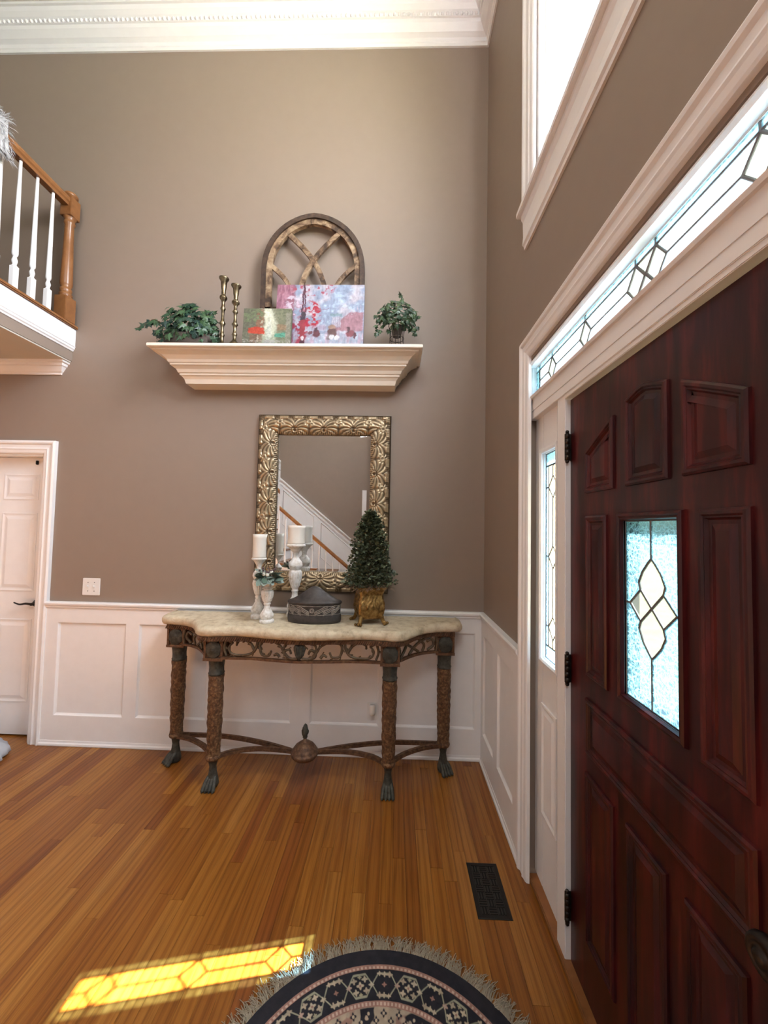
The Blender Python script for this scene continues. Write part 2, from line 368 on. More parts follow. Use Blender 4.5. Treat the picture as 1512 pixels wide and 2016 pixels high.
# ---- wainscot
def wainscot(name, label, span, mapf, panels, zt=.945):
    mb = MB()
    def bx(u0, u1, v0, v1, h0, h1):
        a = mapf(u0, v0, h0); b_ = mapf(u1, v1, h1); mb.box(a, b_)
    u0, u1 = span
    bx(u0, u1, 0.0, zt, 0, .004)
    # stiles and rails proud of the field
    cuts = sorted([min(p_) for p_ in panels] + [max(p_) for p_ in panels])
    lo, hi = min(u0, u1), max(u0, u1)
    bx(lo, hi, 0, .200, .004, .018); bx(lo, hi, .842, zt, .004, .018)
    edges = [lo] + cuts + [hi]
    for i in range(0, len(edges), 2): bx(edges[i], edges[i + 1], .200, .842, .004, .018)
    o = tag(mb.build(name, WHITE), label, 'wainscot', kind='structure')
    for a_, b_ in panels:
        q = MB(); poly_profile(q, rect(min(a_, b_), max(a_, b_), .200, .842), [(0, .018), (.004, .0175), (.010, .010), (.016, .0055)], mapf)
        q.build('panel', WHITE, o)
    return o
BP = [(-2.958, -2.466), (-2.38, -1.885), (-1.80, -1.30), (-1.175, -.70), (-.60, -.055)]
wainscot('trim_3', 'white panelled wainscot behind the console table', (-3.045, 0), YW(0), BP)
wainscot('trim_4', 'white panelled wainscot between corner and entry casing', (-.79, -.018), XW(0), [(-.33, -.07), (-.70, -.41)])
def moulding(name, label, prof, a, b_, out, parent=None, mat=WHITE, cat='moulding', mitre=(0, 0)):
    """prof (out, z); runs from a to b_ (2D points); out = unit direction of projection; mitre shortens by factor*out"""
    a = Vector(a); b_ = Vector(b_); d = (b_ - a).normalized(); o_ = Vector(out); mb = MB()
    mb.grid([[(a.x + o_.x * o + d.x * o * mitre[0], a.y + o_.y * o + d.y * o * mitre[0], z) for o, z in prof],
             [(b_.x + o_.x * o - d.x * o * mitre[1], b_.y + o_.y * o - d.y * o * mitre[1], z) for o, z in prof]], close_u=True, smooth=False)
    o = mb.build(name, mat, parent)
    if parent is None: tag(o, label, cat, kind='structure')
    return o
rail = [(0, .930), (.018, .930), (.020, .938), (.026, .944), (.026, .952), (.034, .960), (.036, .968), (.036, .974), (.030, .982), (0, .982)]
moulding('trim_5', 'white chair rail along the back wall', rail, (-3.045, 0), (0, 0), (0, -1), mitre=(0, 1), cat='chair rail')
moulding('trim_6', 'white chair rail beside the entry casing', rail, (0, 0), (0, -.79), (-1, 0), mitre=(1, 0), cat='chair rail')
base = [(0, 0), (.028, 0), (.030, .006), (.028, .016), (.022, .022), (.020, .035), (0, .035)]
moulding('baseboard_back', 'white base moulding at the foot of the back wall', base, (-3.045, 0), (0, 0), (0, -1), mitre=(0, 1), cat='baseboard')
moulding('baseboard_right', 'white base moulding at the foot of the window wall', base, (0, 0), (0, -.79), (-1, 0), mitre=(1, 0), cat='baseboard')

# ---- casing profile swept around an opening (profile: inset from outer edge, stand-out)
casing = [(0, 0), (0, .024), (.012, .030), (.022, .028), (.030, .020), (.050, .019), (.060, .023), (.068, .019), (.085, .016), (.092, .012), (.095, 0)]
def case_u(name, label, u0, u1, z1, mapf, wd=1.0, z0=0.0, bottom=False, cat='door casing', mat=WHITE, parent=None):
    mb = MB()
    if bottom:
        ring = [[mapf(u, v, h) for u, v in offset_poly(rect(u0, u1, z0, z1), i * wd)] for i, h in casing]
        mb.grid([list(r) for r in ring], close_u=True, caps=False, smooth=False)
    else:
        rows = []
        for (u, v, du, dv) in ((u0, z0, 1, 0), (u0, z1, 1, -1), (u1, z1, -1, -1), (u1, z0, -1, 0)):
            rows.append([mapf(u + du * i * wd, v + dv * i * wd, h) for i, h in casing])
        mb.grid(rows, close_u=True, smooth=False)
    o = mb.build(name, mat, parent)
    if parent is None: tag(o, label, cat, kind='structure')
    return o

# ---- left closet door (white, six panels) set back in its frame
D1 = tag(MB().box((DX0 + .012, .075, .012), (DX1 - .012, .112, DZ - .014)).build('door_1', WHITE), 'white six-panel door at the left with dark lever handle', 'door', kind='structure')
case_u('trim_7', 'white moulded casing around the left door', DX0 - .09, DX1 + .095, DZ + .095, YW(0), 1.0)
mb = MB(); mb.box((DX1 - .012, .0, 0), (DX1, .14, DZ)); mb.box((DX0, .0, 0), (DX0 + .012, .14, DZ)); mb.box((DX0, 0, DZ - .012), (DX1, .14, DZ))
tag(mb.build('trim_8', WHITE), 'white jamb lining of the left door', 'door jamb', kind='structure')
for (a_, b_) in ((-3.50, -3.235), (-3.83, -3.565)):
    for z0, z1 in ((1.695, 1.885), (1.03, 1.60), (.24, .83)):
        q = MB(); poly_profile(q, rect(a_, b_, z0, z1), [(0, .0), (.0, .003), (.006, .004), (.018, -.001 + .002), (.026, .001), (.048, .006), (.05, .006)], YW(.075))
        q.build('panel', WHITE, D1)
mb = MB(); mb.lathe([(0.001, 0), (.026, 0), (.026, .006), (.014, .010), (.010, .045), (.001, .047)], n=16)
mb.move(lambda v: Vector((-3.205 + v.x, .075 - v.z, .945 + v.y)))
mb.tube(smooth_path([(-3.205, .035, .945), (-3.245, .03, .950), (-3.285, .032, .943), (-3.315, .035, .948), (-3.335, .035, .955)], 4), lambda t: .009 - .005 * t, 8)
mb.build('lever_handle', BRONZE, D1)
MB().box((-3.262, .060, 1.955), (-3.247, .075, 1.985), .003).build('roller_catch', BRONZE, D1)

# ---- entry unit: casing, transom, sidelights, mahogany door
OY0, OY1, OZ = -.787, -2.453, 2.447
case_u('trim_9', 'wide white moulded casing around the entry door unit', OY1, OY0, OZ, XW(0), 1.0)
# white frame members
TZ0, TZ1 = 2.172, 2.303; TY0, TY1 = -.857, -2.383
SL = (-.928, -1.070); SR = (-2.170, -2.312); SZ0, SZ1 = .995, 1.885
DY0, DY1, DZ0, DZ1 = -1.190, -2.050, .022, 2.040
mb = MB()
def fr(y0, y1, z0, z1, xa=.0, xb=.14, bev=.002): mb.box((xa, y0, z0), (xb, y1, z1), bev)
fr(EY0, EY1, TZ1 - .003, EZ, .027); fr(EY0, EY1, TZ0 + .003, TZ0 - .02, .027); fr(EY0, TY0 - .003, TZ0, TZ1, .027); fr(EY1, TY1 + .003, TZ0, TZ1, .027); fr(EY0, EY1, TZ1 + .008, EZ + .0, .006)                                # head
fr(EY0, TY0 - .002, 2.10, TZ1 + .008, .012); fr(EY1, TY1 + .002, 2.10, TZ1 + .008, .012)
fr(EY0, EY1, 2.095, TZ0 - .008, .008); fr(EY0, EY1, 2.060, 2.100, .010)  # transom bar in two steps
fr(-1.122, DY0 + .0015, .0, 2.062, .016); fr(-2.118, DY1 - .0015, .0, 2.062, .016)   # posts each side of the door
fr(DY0 + .006, DY1 - .006, 2.046, 2.062, .014)
ENT = tag(mb.build('door_2', WHITE), 'white entry frame with leaded transom and sidelights', 'door frame', kind='structure')
for sgn, (a_, b_) in ((0, SL), (1, SR)):
    lo, hi = (EY0, -1.122) if sgn == 0 else (EY1, -2.118)
    mb = MB()
    y_in = hi
    fr(lo, a_ + (.0 if sgn == 0 else 0) if sgn == 0 else b_, .03, 2.062, .038, .09)
    if sgn == 0:
        fr(b_, hi, .03, 2.062, .038, .09); fr(a_, b_, SZ1, 2.062, .038, .09); fr(a_, b_, .03, SZ0, .038, .09)
    else:
        fr(a_, hi, .03, 2.062, .038, .09); fr(a_, b_, SZ1, 2.062, .038, .09); fr(a_, b_, .03, SZ0, .038, .09)
    sp = mb.build('sidelight_panel', WHITE, ENT)
    u0, u1 = max(a_, b_), min(a_, b_)
    q = MB(); ring = [(-.022, .0), (-.022, .012), (-.012, .014), (-.004, .008), (0, -.018)]
    rows = [[XW(.038)(u, v, h) for u, v in offset_poly(rect(u1, u0, SZ0, SZ1), i)] for i, h in ring]
    q.grid(rows, close_u=True, caps=False, smooth=False); q.build('glass_stop', WHITE, sp)
    q = MB(); poly_profile(q, rect(min(a_, b_) - .0, max(a_, b_) + .005, .335, .80), [(0, 0), (0, .006), (.008, .007), (.018, .001), (.024, .001), (.038, .007)], XW(.038)); q.build('panel', WHITE, sp)
# transom stop
q = MB(); ring = [(-.022, .0), (-.022, .014), (-.012, .018), (-.004, .010), (0, -.016)]
q.grid([[XW(.012)(u, v, h) for u, v in offset_poly(rect(TY1, TY0, TZ0, TZ1), i)] for i, h in ring], close_u=True, caps=False, smooth=False)
q.build('transom_stop', WHITE, ENT)
# wooden sill
mb = MB(); mb.box((.004, EY0 - .01, .0), (.16, EY1 + .01, .022), .004)
tag(mb.build('trim_10', OAK), 'oak threshold under the entry door', 'threshold', kind='structure')

# ---- leaded glass helper: panes are polygons in (u = Y, v = Z)
def leaded(parent, x, panes, came=.0022):
    mapf = XW(x)
    seen = set(); cm = MB()
    for mat, poly in panes:
        q = MB(); pin = offset_poly(poly, .0008)
        q.prism(pin, lambda p_: mapf(p_[0], p_[1], .002), lambda p_: mapf(p_[0], p_[1], -.002)); q.build('pane', mat, parent)
        for i in range(len(poly)):
            a_, b_ = poly[i], poly[(i + 1) % len(poly)]
            k = tuple(sorted(((round(a_[0], 4), round(a_[1], 4)), (round(b_[0], 4), round(b_[1], 4)))))
            if k in seen: continue
            seen.add(k); cm.tube([mapf(a_[0], a_[1], 0), mapf(b_[0], b_[1], 0)], came, 6)
    cm.build('lead_came', LEAD, parent)
# transom pattern
def transom():
    P = []; zt, zb = TZ1, TZ0; zi = zt - .022; zj = zb + .010; zm = (zi + zj) / 2; c = -1.62
    hd = .042   # half width of diamond
    ys = [TY0, -.895, -1.03, -1.305, c - .0, -1.935, -2.21, -2.345, TY1]
    el = [-1.03, -1.305, c + .040, c - .040, -1.935, -2.21]
    # border strips
    cuts = [TY0, -.895, -1.03, -1.305, c + .04, c - .04, -1.935, -2.21, -2.345, TY1]
    for i in range(len(cuts) - 1):
        a_, b_ = cuts[i], cuts[i + 1]
        P.append((G_BLUE, rect(b_, a_, zi, zt)))
    P.append((G_LITE, rect(TY1, TY0, zb, zj)))
    P.append((G_TEX, rect(-.895, TY0, zj, zi))); P.append((G_TEX, rect(TY1, -2.345, zj, zi)))
    for e in el: P.append((G_BEV, [(e, zi), (e + hd * .9, zm), (e, zj), (e - hd * .9, zm)]))
    pts = [-.895] + el + [-2.345]
    for i in range(len(pts) - 1):
        a_, b_ = pts[i], pts[i + 1]
        la = a_ - (hd * .9 if i > 0 else 0); lb = b_ + (hd * .9 if i < len(pts) - 2 else 0)
        g1, g2 = G_LITE, G_LITE
        if la - lb < .005:
            P.append((G_BEV, [(a_, zi), (b_, zi), ((a_ + b_) / 2, zm)])); P.append((G_BEV, [(a_, zj), (b_, zj), ((a_ + b_) / 2, zm)])); continue
        P.append((g1, [(a_, zi), (b_, zi), (lb, zm), (la, zm)])); P.append((g2, [(a_, zj), (b_, zj), (lb, zm), (la, zm)]))
    return P
leaded(ENT, .034, transom(), .0036)
def sidelight(u0, u1):
    P = []; bw = .028; a_, b_ = u0 - bw, u1 + bw; c = (u0 + u1) / 2; dz = [1.735, 1.435, 1.135]; hz = .048; zt, zb = SZ1 - .055, SZ0 + .055
    P.append((G_BLUE, rect(u1, u0, zt, SZ1))); P.append((G_BLUE, rect(u1, u0, SZ0, zb)))
    zc = [zt] + dz + [zb]
    for i in range(4):
        P.append((G_BLUE, rect(a_, u0, zc[i + 1], zc[i]))); P.append((G_BLUE, rect(u1, b_, zc[i + 1], zc[i])))
        top = zc[i] - (hz if i else 0); bot = zc[i + 1] + (hz if i < 3 else 0)
        for s_, e in ((1, a_), (-1, b_)): P.append((G_WARM, [(e, zc[i]), (c, top), (c, bot), (e, zc[i + 1])]))
    for z in dz: P.append((G_WARM, [(a_, z), (c, z + hz), (b_, z), (c, z - hz)]))
    return P
leaded(ENT, .052, sidelight(*SL), .0038); leaded(ENT, .052, sidelight(*SR), .0040)

# ---- mahogany door
DXF = .036
GY0, GY1, GZ0, GZ1 = -1.512, -1.722, 1.092, 1.578
mb = MB()
for y0, y1, z0, z1 in ((DY0, GY0, DZ0, DZ1), (GY1, DY1, DZ0, DZ1), (GY0, GY1, DZ0, GZ0), (GY0, GY1, GZ1, DZ1)): mb.box((DXF, y0, z0), (.080, y1, z1))
D3 = tag(mb.build('door_3', MAHOG), 'dark red mahogany entry door with arched panels and leaded glass', 'door', kind='structure')
def raised(poly, field=.052):
    q = MB()
    poly_profile(q, poly, [(-.010, 0), (-.009, .006), (-.004, .010), (.002, .010), (.006, .006), (.009, .007), (.014, .001), (.022, .001), (.036, .006), (.037, .006)], XW(DXF)); return q
arch = lambda y: 1.934 - .127 * (abs(y + 1.608) / .30) ** 1.25
def arched(y0, y1, zb):
    t = [(y0 + (y1 - y0) * k / 6, arch(y0 + (y1 - y0) * k / 6)) for k in range(7)]
    poly = [(y1, zb), (y0, zb)] + t
    return poly
for y0, y1 in ((-1.315, -1.462), (-1.540, -1.688), (-1.750, -1.895)): raised(arched(y0, y1, 1.685)).build('panel', MAHOG, D3)
for y0, y1 in ((-1.318, -1.425), (-1.792, -1.895)): raised(rect(y1, y0, 1.075, 1.588)).build('panel', MAHOG, D3)
raised(rect(-1.895, -1.315, .820, .980)).build('panel', MAHOG, D3)
for y0, y1 in ((-1.312, -1.455), (-1.532, -1.668), (-1.742, -1.870)): raised(rect(y1, y0, .215, .738)).build('panel', MAHOG, D3)
q = MB(); ring = [(-.022, .0), (-.020, .009), (-.013, .012), (-.008, .007), (-.004, .008), (0, -.002), (0, -.022)]
q.grid([[XW(DXF)(u, v, h) for u, v in offset_poly(rect(GY1, GY0, GZ0, GZ1), i)] for i, h in ring], close_u=True, caps=False, smooth=False)
q.build('glass_moulding', MAHOG, D3)
def doorglass():
    P = []; c = -1.617; zc = 1.350; k = .048
    # petals
    def petal(sgn):
        tip = (c, zc + sgn * .128); w_ = .050
        side = [(c, zc), (c - k * .9, zc + sgn * .042), (c - w_, zc + sgn * .062), (c - k * .72, zc + sgn * .092), (c - .012, zc + sgn * .117)]
        r = [(2 * c - u, v) for u, v in side]
        return side + [tip] + r[1:][::-1]
    up, dn = petal(1), petal(-1)
    W = .088
    P.append((G_BEV, up)); P.append((G_BEV, dn))
    for s_ in (1, -1):
        P.append((G_BEV, [(c, zc), (c + s_ * k * .9, zc + .042), (c + s_ * W, zc), (c + s_ * k * .9, zc - .042)]))
        e = GY0 if s_ > 0 else GY1
        for sg in (1, -1):
            pts = [(c, zc + sg * .128), (c + s_ * .012, zc + sg * .117), (c + s_ * k * .72, zc + sg * .092), (c + s_ * .050, zc + sg * .062), (c + s_ * k * .9, zc + sg * .042), (c + s_ * W, zc), (e, zc), (e, GZ1 if sg > 0 else GZ0), (c, GZ1 if sg > 0 else GZ0)]
            P.append((G_TEX, pts))
    return P
leaded(D3, DXF + .008, doorglass(), .0034)
# door hardware
for zc in (1.86, 1.043, .207):
    mb = MB()
    for k in range(5): mb.lathe([(.001, 0), (.0078, 0), (.0078, .0195), (.001, .0195)], (.020, -1.197, zc - .050 + k * .0202), 10)
    mb.ball((.020, -1.197, zc + .056), .007, 6); mb.ball((.020, -1.197, zc - .055), .007, 6)
    mb.box((.014, -1.1885, zc - .05), (.036, -1.1915, zc + .05))
    mb.build('hinge', BRONZE, D3)
mb = MB(); mb.lathe([(.001, 0), (.040, 0), (.040, .005), (.036, .009), (.030, .009), (.027, .013), (.020, .014), (.013, .018), (.012, .04), (.020, .046), (.029, .052), (.032, .062), (.029, .071), (.022, .0745), (.020, .072), (.013, .072), (.011, .077), (.006, .079), (.001, .0795)], n=32)
mb.move(lambda v: Vector((DXF - v.z, -1.978 + v.x, .885 + v.y)))
mb.build('door_knob', BRONZE, D3)
mb = MB(); mb.lathe([(.001, 0), (.030, 0), (.030, .006), (.022, .012), (.001, .014)], n=24); mb.move(lambda v: Vector((DXF - v.z, -1.978 + v.x, 1.04 + v.y))); mb.box((.0, -1.973, 1.022), (.024, -1.983, 1.058), .003)
mb.build('deadbolt_turn', BRONZE, D3)

# ---- tall upper window
W1 = thing('window_1', (0, 0, 0), 'tall white window above the entry door', 'window', kind='structure')
mb = MB(); rows = []
for (u, v, du, dv) in ((UY0 + .135, UZ0 - .08, -1, 0), (UY0 + .135, UZ1 + .12, -1, -1), (UY1 - .135, UZ1 + .12, 1, -1), (UY1 - .135, UZ0 - .08, 1, 0)):
    rows.append([XW(0)(u + du * i * 1.35, v + dv * i * 1.25, h) for i, h in casing])
mb.grid(rows, close_u=True, smooth=False); mb.build('window_casing', WHITE, W1)
MB().box((-.045, UY0 + .155, UZ0 - .115), (.02, UY1 - .155, UZ0 - .085), .004).build('window_stool', WHITE, W1)
q = MB(); pr = [(0, -.285), (.010, -.285), (.012, -.27), (.020, -.262), (.016, -.22), (.018, -.15), (.026, -.135), (.026, -.115), (0, -.115)]
q.grid([[(-o, UY0 + .135, UZ0 + z) for o, z in pr], [(-o, UY1 - .135, UZ0 + z) for o, z in pr]], close_u=True, smooth=False); q.build('window_apron', WHITE, W1)
mb = MB()
for i, h, t in ((0, .02, .0),):
    mb.box((.0, UY0 + .01, UZ0 - .085), (.14, UY0 - .02, UZ1)); mb.box((.0, UY1 - .01, UZ0 - .085), (.14, UY1 + .02, UZ1)); mb.box((.0, UY0, UZ0 - .085), (.14, UY1, UZ0 - .02)); mb.box((.0, UY0, UZ1 - .02), (.14, UY1, UZ1 + .02))
mb.box((.03, UY0 - .02, UZ0 - .02), (.07, UY0 - .05, UZ1)); mb.box((.03, UY1 + .02, UZ0 - .02), (.07, UY1 + .05, UZ1)); mb.box((.03, UY0 - .05, UZ0 - .02), (.07, UY1 + .05, UZ0 + .03)); mb.box((.03, UY0 - .05, UZ1 - .06), (.07, UY1 + .05, UZ1 - .02))
mb.build('sash', WHITE, W1)
MB().box((.048, UY0 - .045, UZ0 + .02), (.053, UY1 + .045, UZ1 - .05)).build('pane', G_CLEAR, W1)

# ---- outside
mb = MB(); mb.box((.16, 3, -.20), (2.2, -6, -.06)); tag(mb.build('porch_floor', STONE), 'pale stone porch slab outside the entry door', 'porch', kind='structure')
mb = MB(); mb.box((2.2, 60, -.5), (120, -60, -.35)); tag(mb.build('ground', LAWN), 'lawn outside the entry door', 'ground', kind='structure')

# ---- landing (balcony) at the upper left
LX = -2.955; LZ = 2.935
mb = MB(); mb.box((-6.0, -.0, 2.700), (LX - .02, -3.4, LZ - .005))
LAND = tag(mb.build('landing', PAINT), 'upper landing with taupe edge and white fascia at the left', 'landing', kind='structure')
MB().box((LX - .022, -.0, 2.800), (LX, -3.4, LZ - .005), .002).build('fascia', WHITE, LAND)
q = MB(); pr = [(0, 2.770), (.006, 2.772), (.010, 2.782), (.016, 2.788), (.018, 2.800), (.022, 2.806), (.012, 2.816), (0, 2.818)]
q.grid([[(LX - .02 + o, 0, z) for o, z in pr], [(LX - .02 + o, -3.4, z) for o, z in pr]], close_u=True, smooth=False); q.build('fascia_moulding', WHITE, LAND)
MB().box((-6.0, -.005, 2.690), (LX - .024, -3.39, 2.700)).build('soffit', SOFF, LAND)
q = MB(); pr = [(0, 2.600), (.008, 2.600), (.010, 2.612), (.018, 2.620), (.036, 2.650), (.044, 2.656), (.048, 2.672), (.060, 2.676), (.062, 2.690), (0, 2.690)]
q.grid([[(-6.0, -o, z) for o, z in pr], [(LX - .095 + o, -o, z) for o, z in pr], ], close_u=True, smooth=False)
q.grid([[(LX - .095 + o, -o, z) for o, z in pr], [(LX - .095 + o, 0, z) for o, z in pr]], close_u=True, smooth=False)
tag(q.build('trim_11', WHITE), 'white crown moulding under the landing soffit', 'crown moulding', kind='structure')
mb = MB(); mb.box((LX - .075, -.0, LZ - .005), (LX + .018, -3.4, LZ + .018), .006)
mb.build('nosing', OAK, LAND)

# balustrade
BAL = thing('balustrade', (LX - .03, -.07, LZ + .018), 'oak and white balustrade along the edge of the upper landing', 'balustrade')
bx0 = 0.0
def base_sq(mb, x, y, z0, z1, s_): mb.box((x - s_, y - s_, z0), (x + s_, y + s_, z1), .003)
mb = MB(); base_sq(mb, 0, 0, 0, .175, .043)
mb.lathe([(.040, .175), (.034, .182), (.040, .19), (.040, .198), (.030, .206), (.036, .222), (.036, .235), (.028, .245), (.036, .262), (.038, .275), (.030, .55), (.027, .70), (.034, .712), (.034, .722), (.028, .735), (.038, .752), (.040, .758)], n=20)
base_sq(mb, 0, 0, .756, .895, .040)
mb.lathe([(.030, .895), (.030, .903), (.042, .910), (.044, .922), (.036, .934), (.020, .942), (.001, .945)], n=20)
mb.build('newel_post', OAK, BAL)
q = MB(); pr = [(-.022, .822), (.022, .822), (.024, .840), (.032, .850), (.034, .868), (.026, .884), (.0, .890), (-.026, .884), (-.034, .868), (-.032, .850), (-.024, .840)]
q.grid([[(o, -.04, z) for o, z in pr], [(o, -3.30, z) for o, z in pr]], close_u=True, smooth=False); q.build('handrail', OAK, BAL)
mb = MB(); base_sq(mb, 0, 0, 0, .150, .0165)
for sx_ in (0,): mb.lathe([(.0165, .148), (.010, .160), (.014, .175), (.0155, .185), (.010, .205), (.0095, .212), (.0155, .222), (.0165, .232), (.0150, .30), (.0085, .822)], n=12)
bd = mb.data('baluster', WHITE)
for i in range(27):
    o = bpy.data.objects.new('baluster', bd); COL.objects.link(o); o.parent = BAL; o.location = (0, -.135 - i * .1115, 0)

# faux fur throw over the handrail
TH = thing('fur_throw', (LX - .03, -.66, LZ + .02), 'shaggy white-grey fur throw hanging over the landing handrail', 'throw')
path = [(-.065, .60), (-.055, .75), (-.045, .86), (-.025, .945), (.015, .955), (.055, .915), (.062, .82), (.062, .70)]
mb = MB(); sp = smooth_path([(a_, 0, z) for a_, z in path], 4); rows = []
for p_ in sp:
    rows.append([(p_.x + .006 * math.sin(j * 1.7 + p_.z * 9), .10 - .40 * j / 14 + .012 * math.sin(p_.z * 20), p_.z + (.02 * math.sin(j * .9) if p_.z < .75 else 0)) for j in range(15)])
rows2 = [[(x - (.014 if x > 0 else -.014), y, z - .006) for x, y, z in r] for r in rows]
mb.grid(rows, smooth=True); mb.grid(rows2, smooth=True); mb.build('throw_backing', FUR, TH)
mb = MB(); rn = random.Random(5)
for k in range(3100):
    r_ = rows[rn.randrange(len(rows))]; p_ = Vector(r_[rn.randrange(15)]) + Vector((rn.uniform(-.01, .01), rn.uniform(-.016, .016), rn.uniform(-.014, .014)))
    sgn = 1 if p_.x > -.005 else -1
    d = Vector((sgn * rn.uniform(.3, 1), rn.uniform(-.5, .5), rn.uniform(-1.2, -.2) if p_.z < .88 else rn.uniform(-.2, .5))).normalized(); L = rn.uniform(.03, .055)
    s_ = Vector((rn.uniform(-1, 1), rn.uniform(-1, 1), rn.uniform(-1, 1))).normalized() * .0016
    m_ = p_ + d * L * .6 + Vector((0, 0, -.004)); e = p_ + d * L + Vector((0, 0, -.014))
    mb.add([p_ - s_, p_ + s_, m_ + s_ * .8, m_ - s_ * .8, e], [(0, 1, 2, 3), (3, 2, 4)])
tag(mb.build('fur', FUR, TH), kind='stuff')
# ceramic figure on the landing
JAR = thing('ceramic_jar', (LX - .20, -.605, LZ - .005), 'white rounded ceramic jar on dark foot behind the landing balusters', 'jar')
MB().lathe([(.001, .02), (.07, .022), (.10, .06), (.118, .13), (.112, .20), (.085, .27), (.06, .31), (.045, .33)], n=24).build('jar_body', PORC, JAR)
MB().lathe([(.001, 0), (.085, 0), (.085, .012), (.07, .022), (.001, .022)], n=24).build('jar_foot', BRONZE, JAR)
MB().lathe([(.047, .33), (.052, .345), (.045, .37), (.02, .39), (.001, .395)], n=24).build('jar_lid', BRONZE, JAR)

# ---- staircase seen in the mirror
ST = thing('staircase', (-1.45, -4.45, 0), 'white staircase with oak rail, seen reflected in the gilt mirror', 'staircase')
mb = MB(); rs, tr = .185, .225; ntr = 14
for i in range(ntr):
    mb.box((-.0 - i * tr, 0, 0), (-.0 - (i + 1) * tr, .93, (i + 1) * rs - .02))
mb.build('risers', WHITE, ST)
for i in range(ntr):
    MB().box((.025 - i * tr, .0, (i + 1) * rs - .02), (-(i + 1) * tr, .96, (i + 1) * rs + .005), .004).build('tread', OAK, ST)
sl = rs / tr
mb = MB()
for i in range(2 * ntr):
    x = -.06 - i * tr / 2; st_ = int(-x / tr); zz = (st_ + 1) * rs; zt = .92 + sl * (-x)
    mb = MB(); mb.lathe([(.016, 0), (.016, .12), (.010, .135), (.014, .16), (.008, zt - zz)], (x, .88, zz), 8); mb.build('baluster', WHITE, ST)
q = MB(); pr = [(-.022, .0), (.022, .0), (.034, .03), (.026, .062), (0, .07), (-.026, .062), (-.034, .03)]
q.grid([[(.10, .88 + o, .92 - sl * .10 + z) for o, z in pr], [(-3.1, .88 + o, .92 + sl * 3.1 + z) for o, z in pr]], close_u=True, smooth=False); q.build('handrail', OAK, ST)
mb = MB(); base_sq(mb, .12, .88, 0, .25, .04); mb.lathe([(.04, .25), (.03, .27), (.036, .32), (.025, .75), (.035, .80), (.06, .84), (.06, .87), (.001, .88)], (.12, .88, 0), 16); mb.build('newel_post', OAK, ST)
# raked wainscot on the stair wall
RW = MB(); x0s, x1s = -.95, -5.1
def rk(x): return 1.19 + sl * max(0, (-1.30 - x))
RW.prism([(x0s, .0), (x0s, rk(x0s)), (-1.30, rk(-1.30)), (x1s, rk(x1s)), (x1s, 0)], lambda p_: (p_[0], -4.5, p_[1]), lambda p_: (p_[0], -4.492, p_[1]))
RWO = tag(RW.build('trim_12', WHITE), 'white raked wainscot rising beside the staircase in the mirror', 'wainscot', kind='structure')
q = MB()
for (xa, xb) in ((x0s, -1.30), (-1.30, x1s)):
    q.rect_sweep([(xa, -4.475, rk(xa) + .01), (xb, -4.475, rk(xb) + .01)], .05, .03, up=Vector((0, 0, 1)))
    q.rect_sweep([(xa, -4.485, rk(xa) - .05), (xb, -4.485, rk(xb) - .05)], .016, .09, up=Vector((0, 0, 1)))
q.build('cap_rail', WHITE, RWO)
for k in range(5):
    xa = -1.40 - k * .74; xb = xa - .60
    poly = [(xa, rk(xa) - .16), (xa, max(.15, rk(xa) - .80)), (xb, max(.15, rk(xb) - .80)), (xb, rk(xb) - .16)]
    q = MB(); q.tube([(u, -4.488, v) for u, v in poly + poly[:1]], .008, 6); q.build('panel_bead', WHITE, RWO)
mb = MB(); mb.box((-1.235, -4.5, 0), (-1.15, -4.470, 2.24))
tag(mb.build('trim_13', WHITE), 'white casing beside the stair wall in the mirror', 'door casing', kind='structure')

# ================================================================== THINGS ON THE BACK WALL
# switch plate
SW = thing('switch_plate', (-2.742, 0, 1.088), 'white double light switch plate on taupe wall', 'light switch')
MB().box((-.063, 0, -.060), (.063, -.006, .060), .003).build('plate', PLAST, SW)
for sx_ in (-.023, .023):
    q = MB(); q.box((sx_ - .005, -.005, -.012), (sx_ + .005, -.0075, .012)); q.box((sx_ - .004, -.006, .0), (sx_ + .004, -.018, .009), .002); q.build('toggle', PLAST, SW)
    for z in (-.03, .03): MB().lathe([(.0001, 0), (.003, 0), (.003, .0015), (.0001, .0015)], n=8).move(lambda v: Vector((sx_ + v.x, -.006 - v.z, z + v.y))).build('screw', SOCK, SW)
# outlet with plug-in
OU = thing('wall_outlet', (-.745, -.0055, .30), 'white outlet plate low on wainscot under the table', 'outlet')
MB().box((-.036, 0, -.058), (.036, -.006, .058), .003).build('plate', PLAST, OU)
for z in (-.02, .02):
    for sx_ in (-.007, .007): MB().box((sx_ - .0015, -.006, z - .005), (sx_ + .0015, -.0065, z + .005)).build('slot', SOCK, OU)
NL = thing('night_light', (-.745, -.0125, .32), 'white plug-in night light in the low outlet', 'night light')
MB().box((-.02, 0, -.03), (.02, -.03, .03), .006).build('plug_body', PLAST, NL)
mb = MB(); mb.lathe([(.001, -.028), (.016, -.026), (.019, -.01), (.019, .03), (.015, .038), (.001, .04)], (0, -.035, 0), 16); mb.build('shade', flat('frosted_shade', (.8, .78, .74), .3), NL)

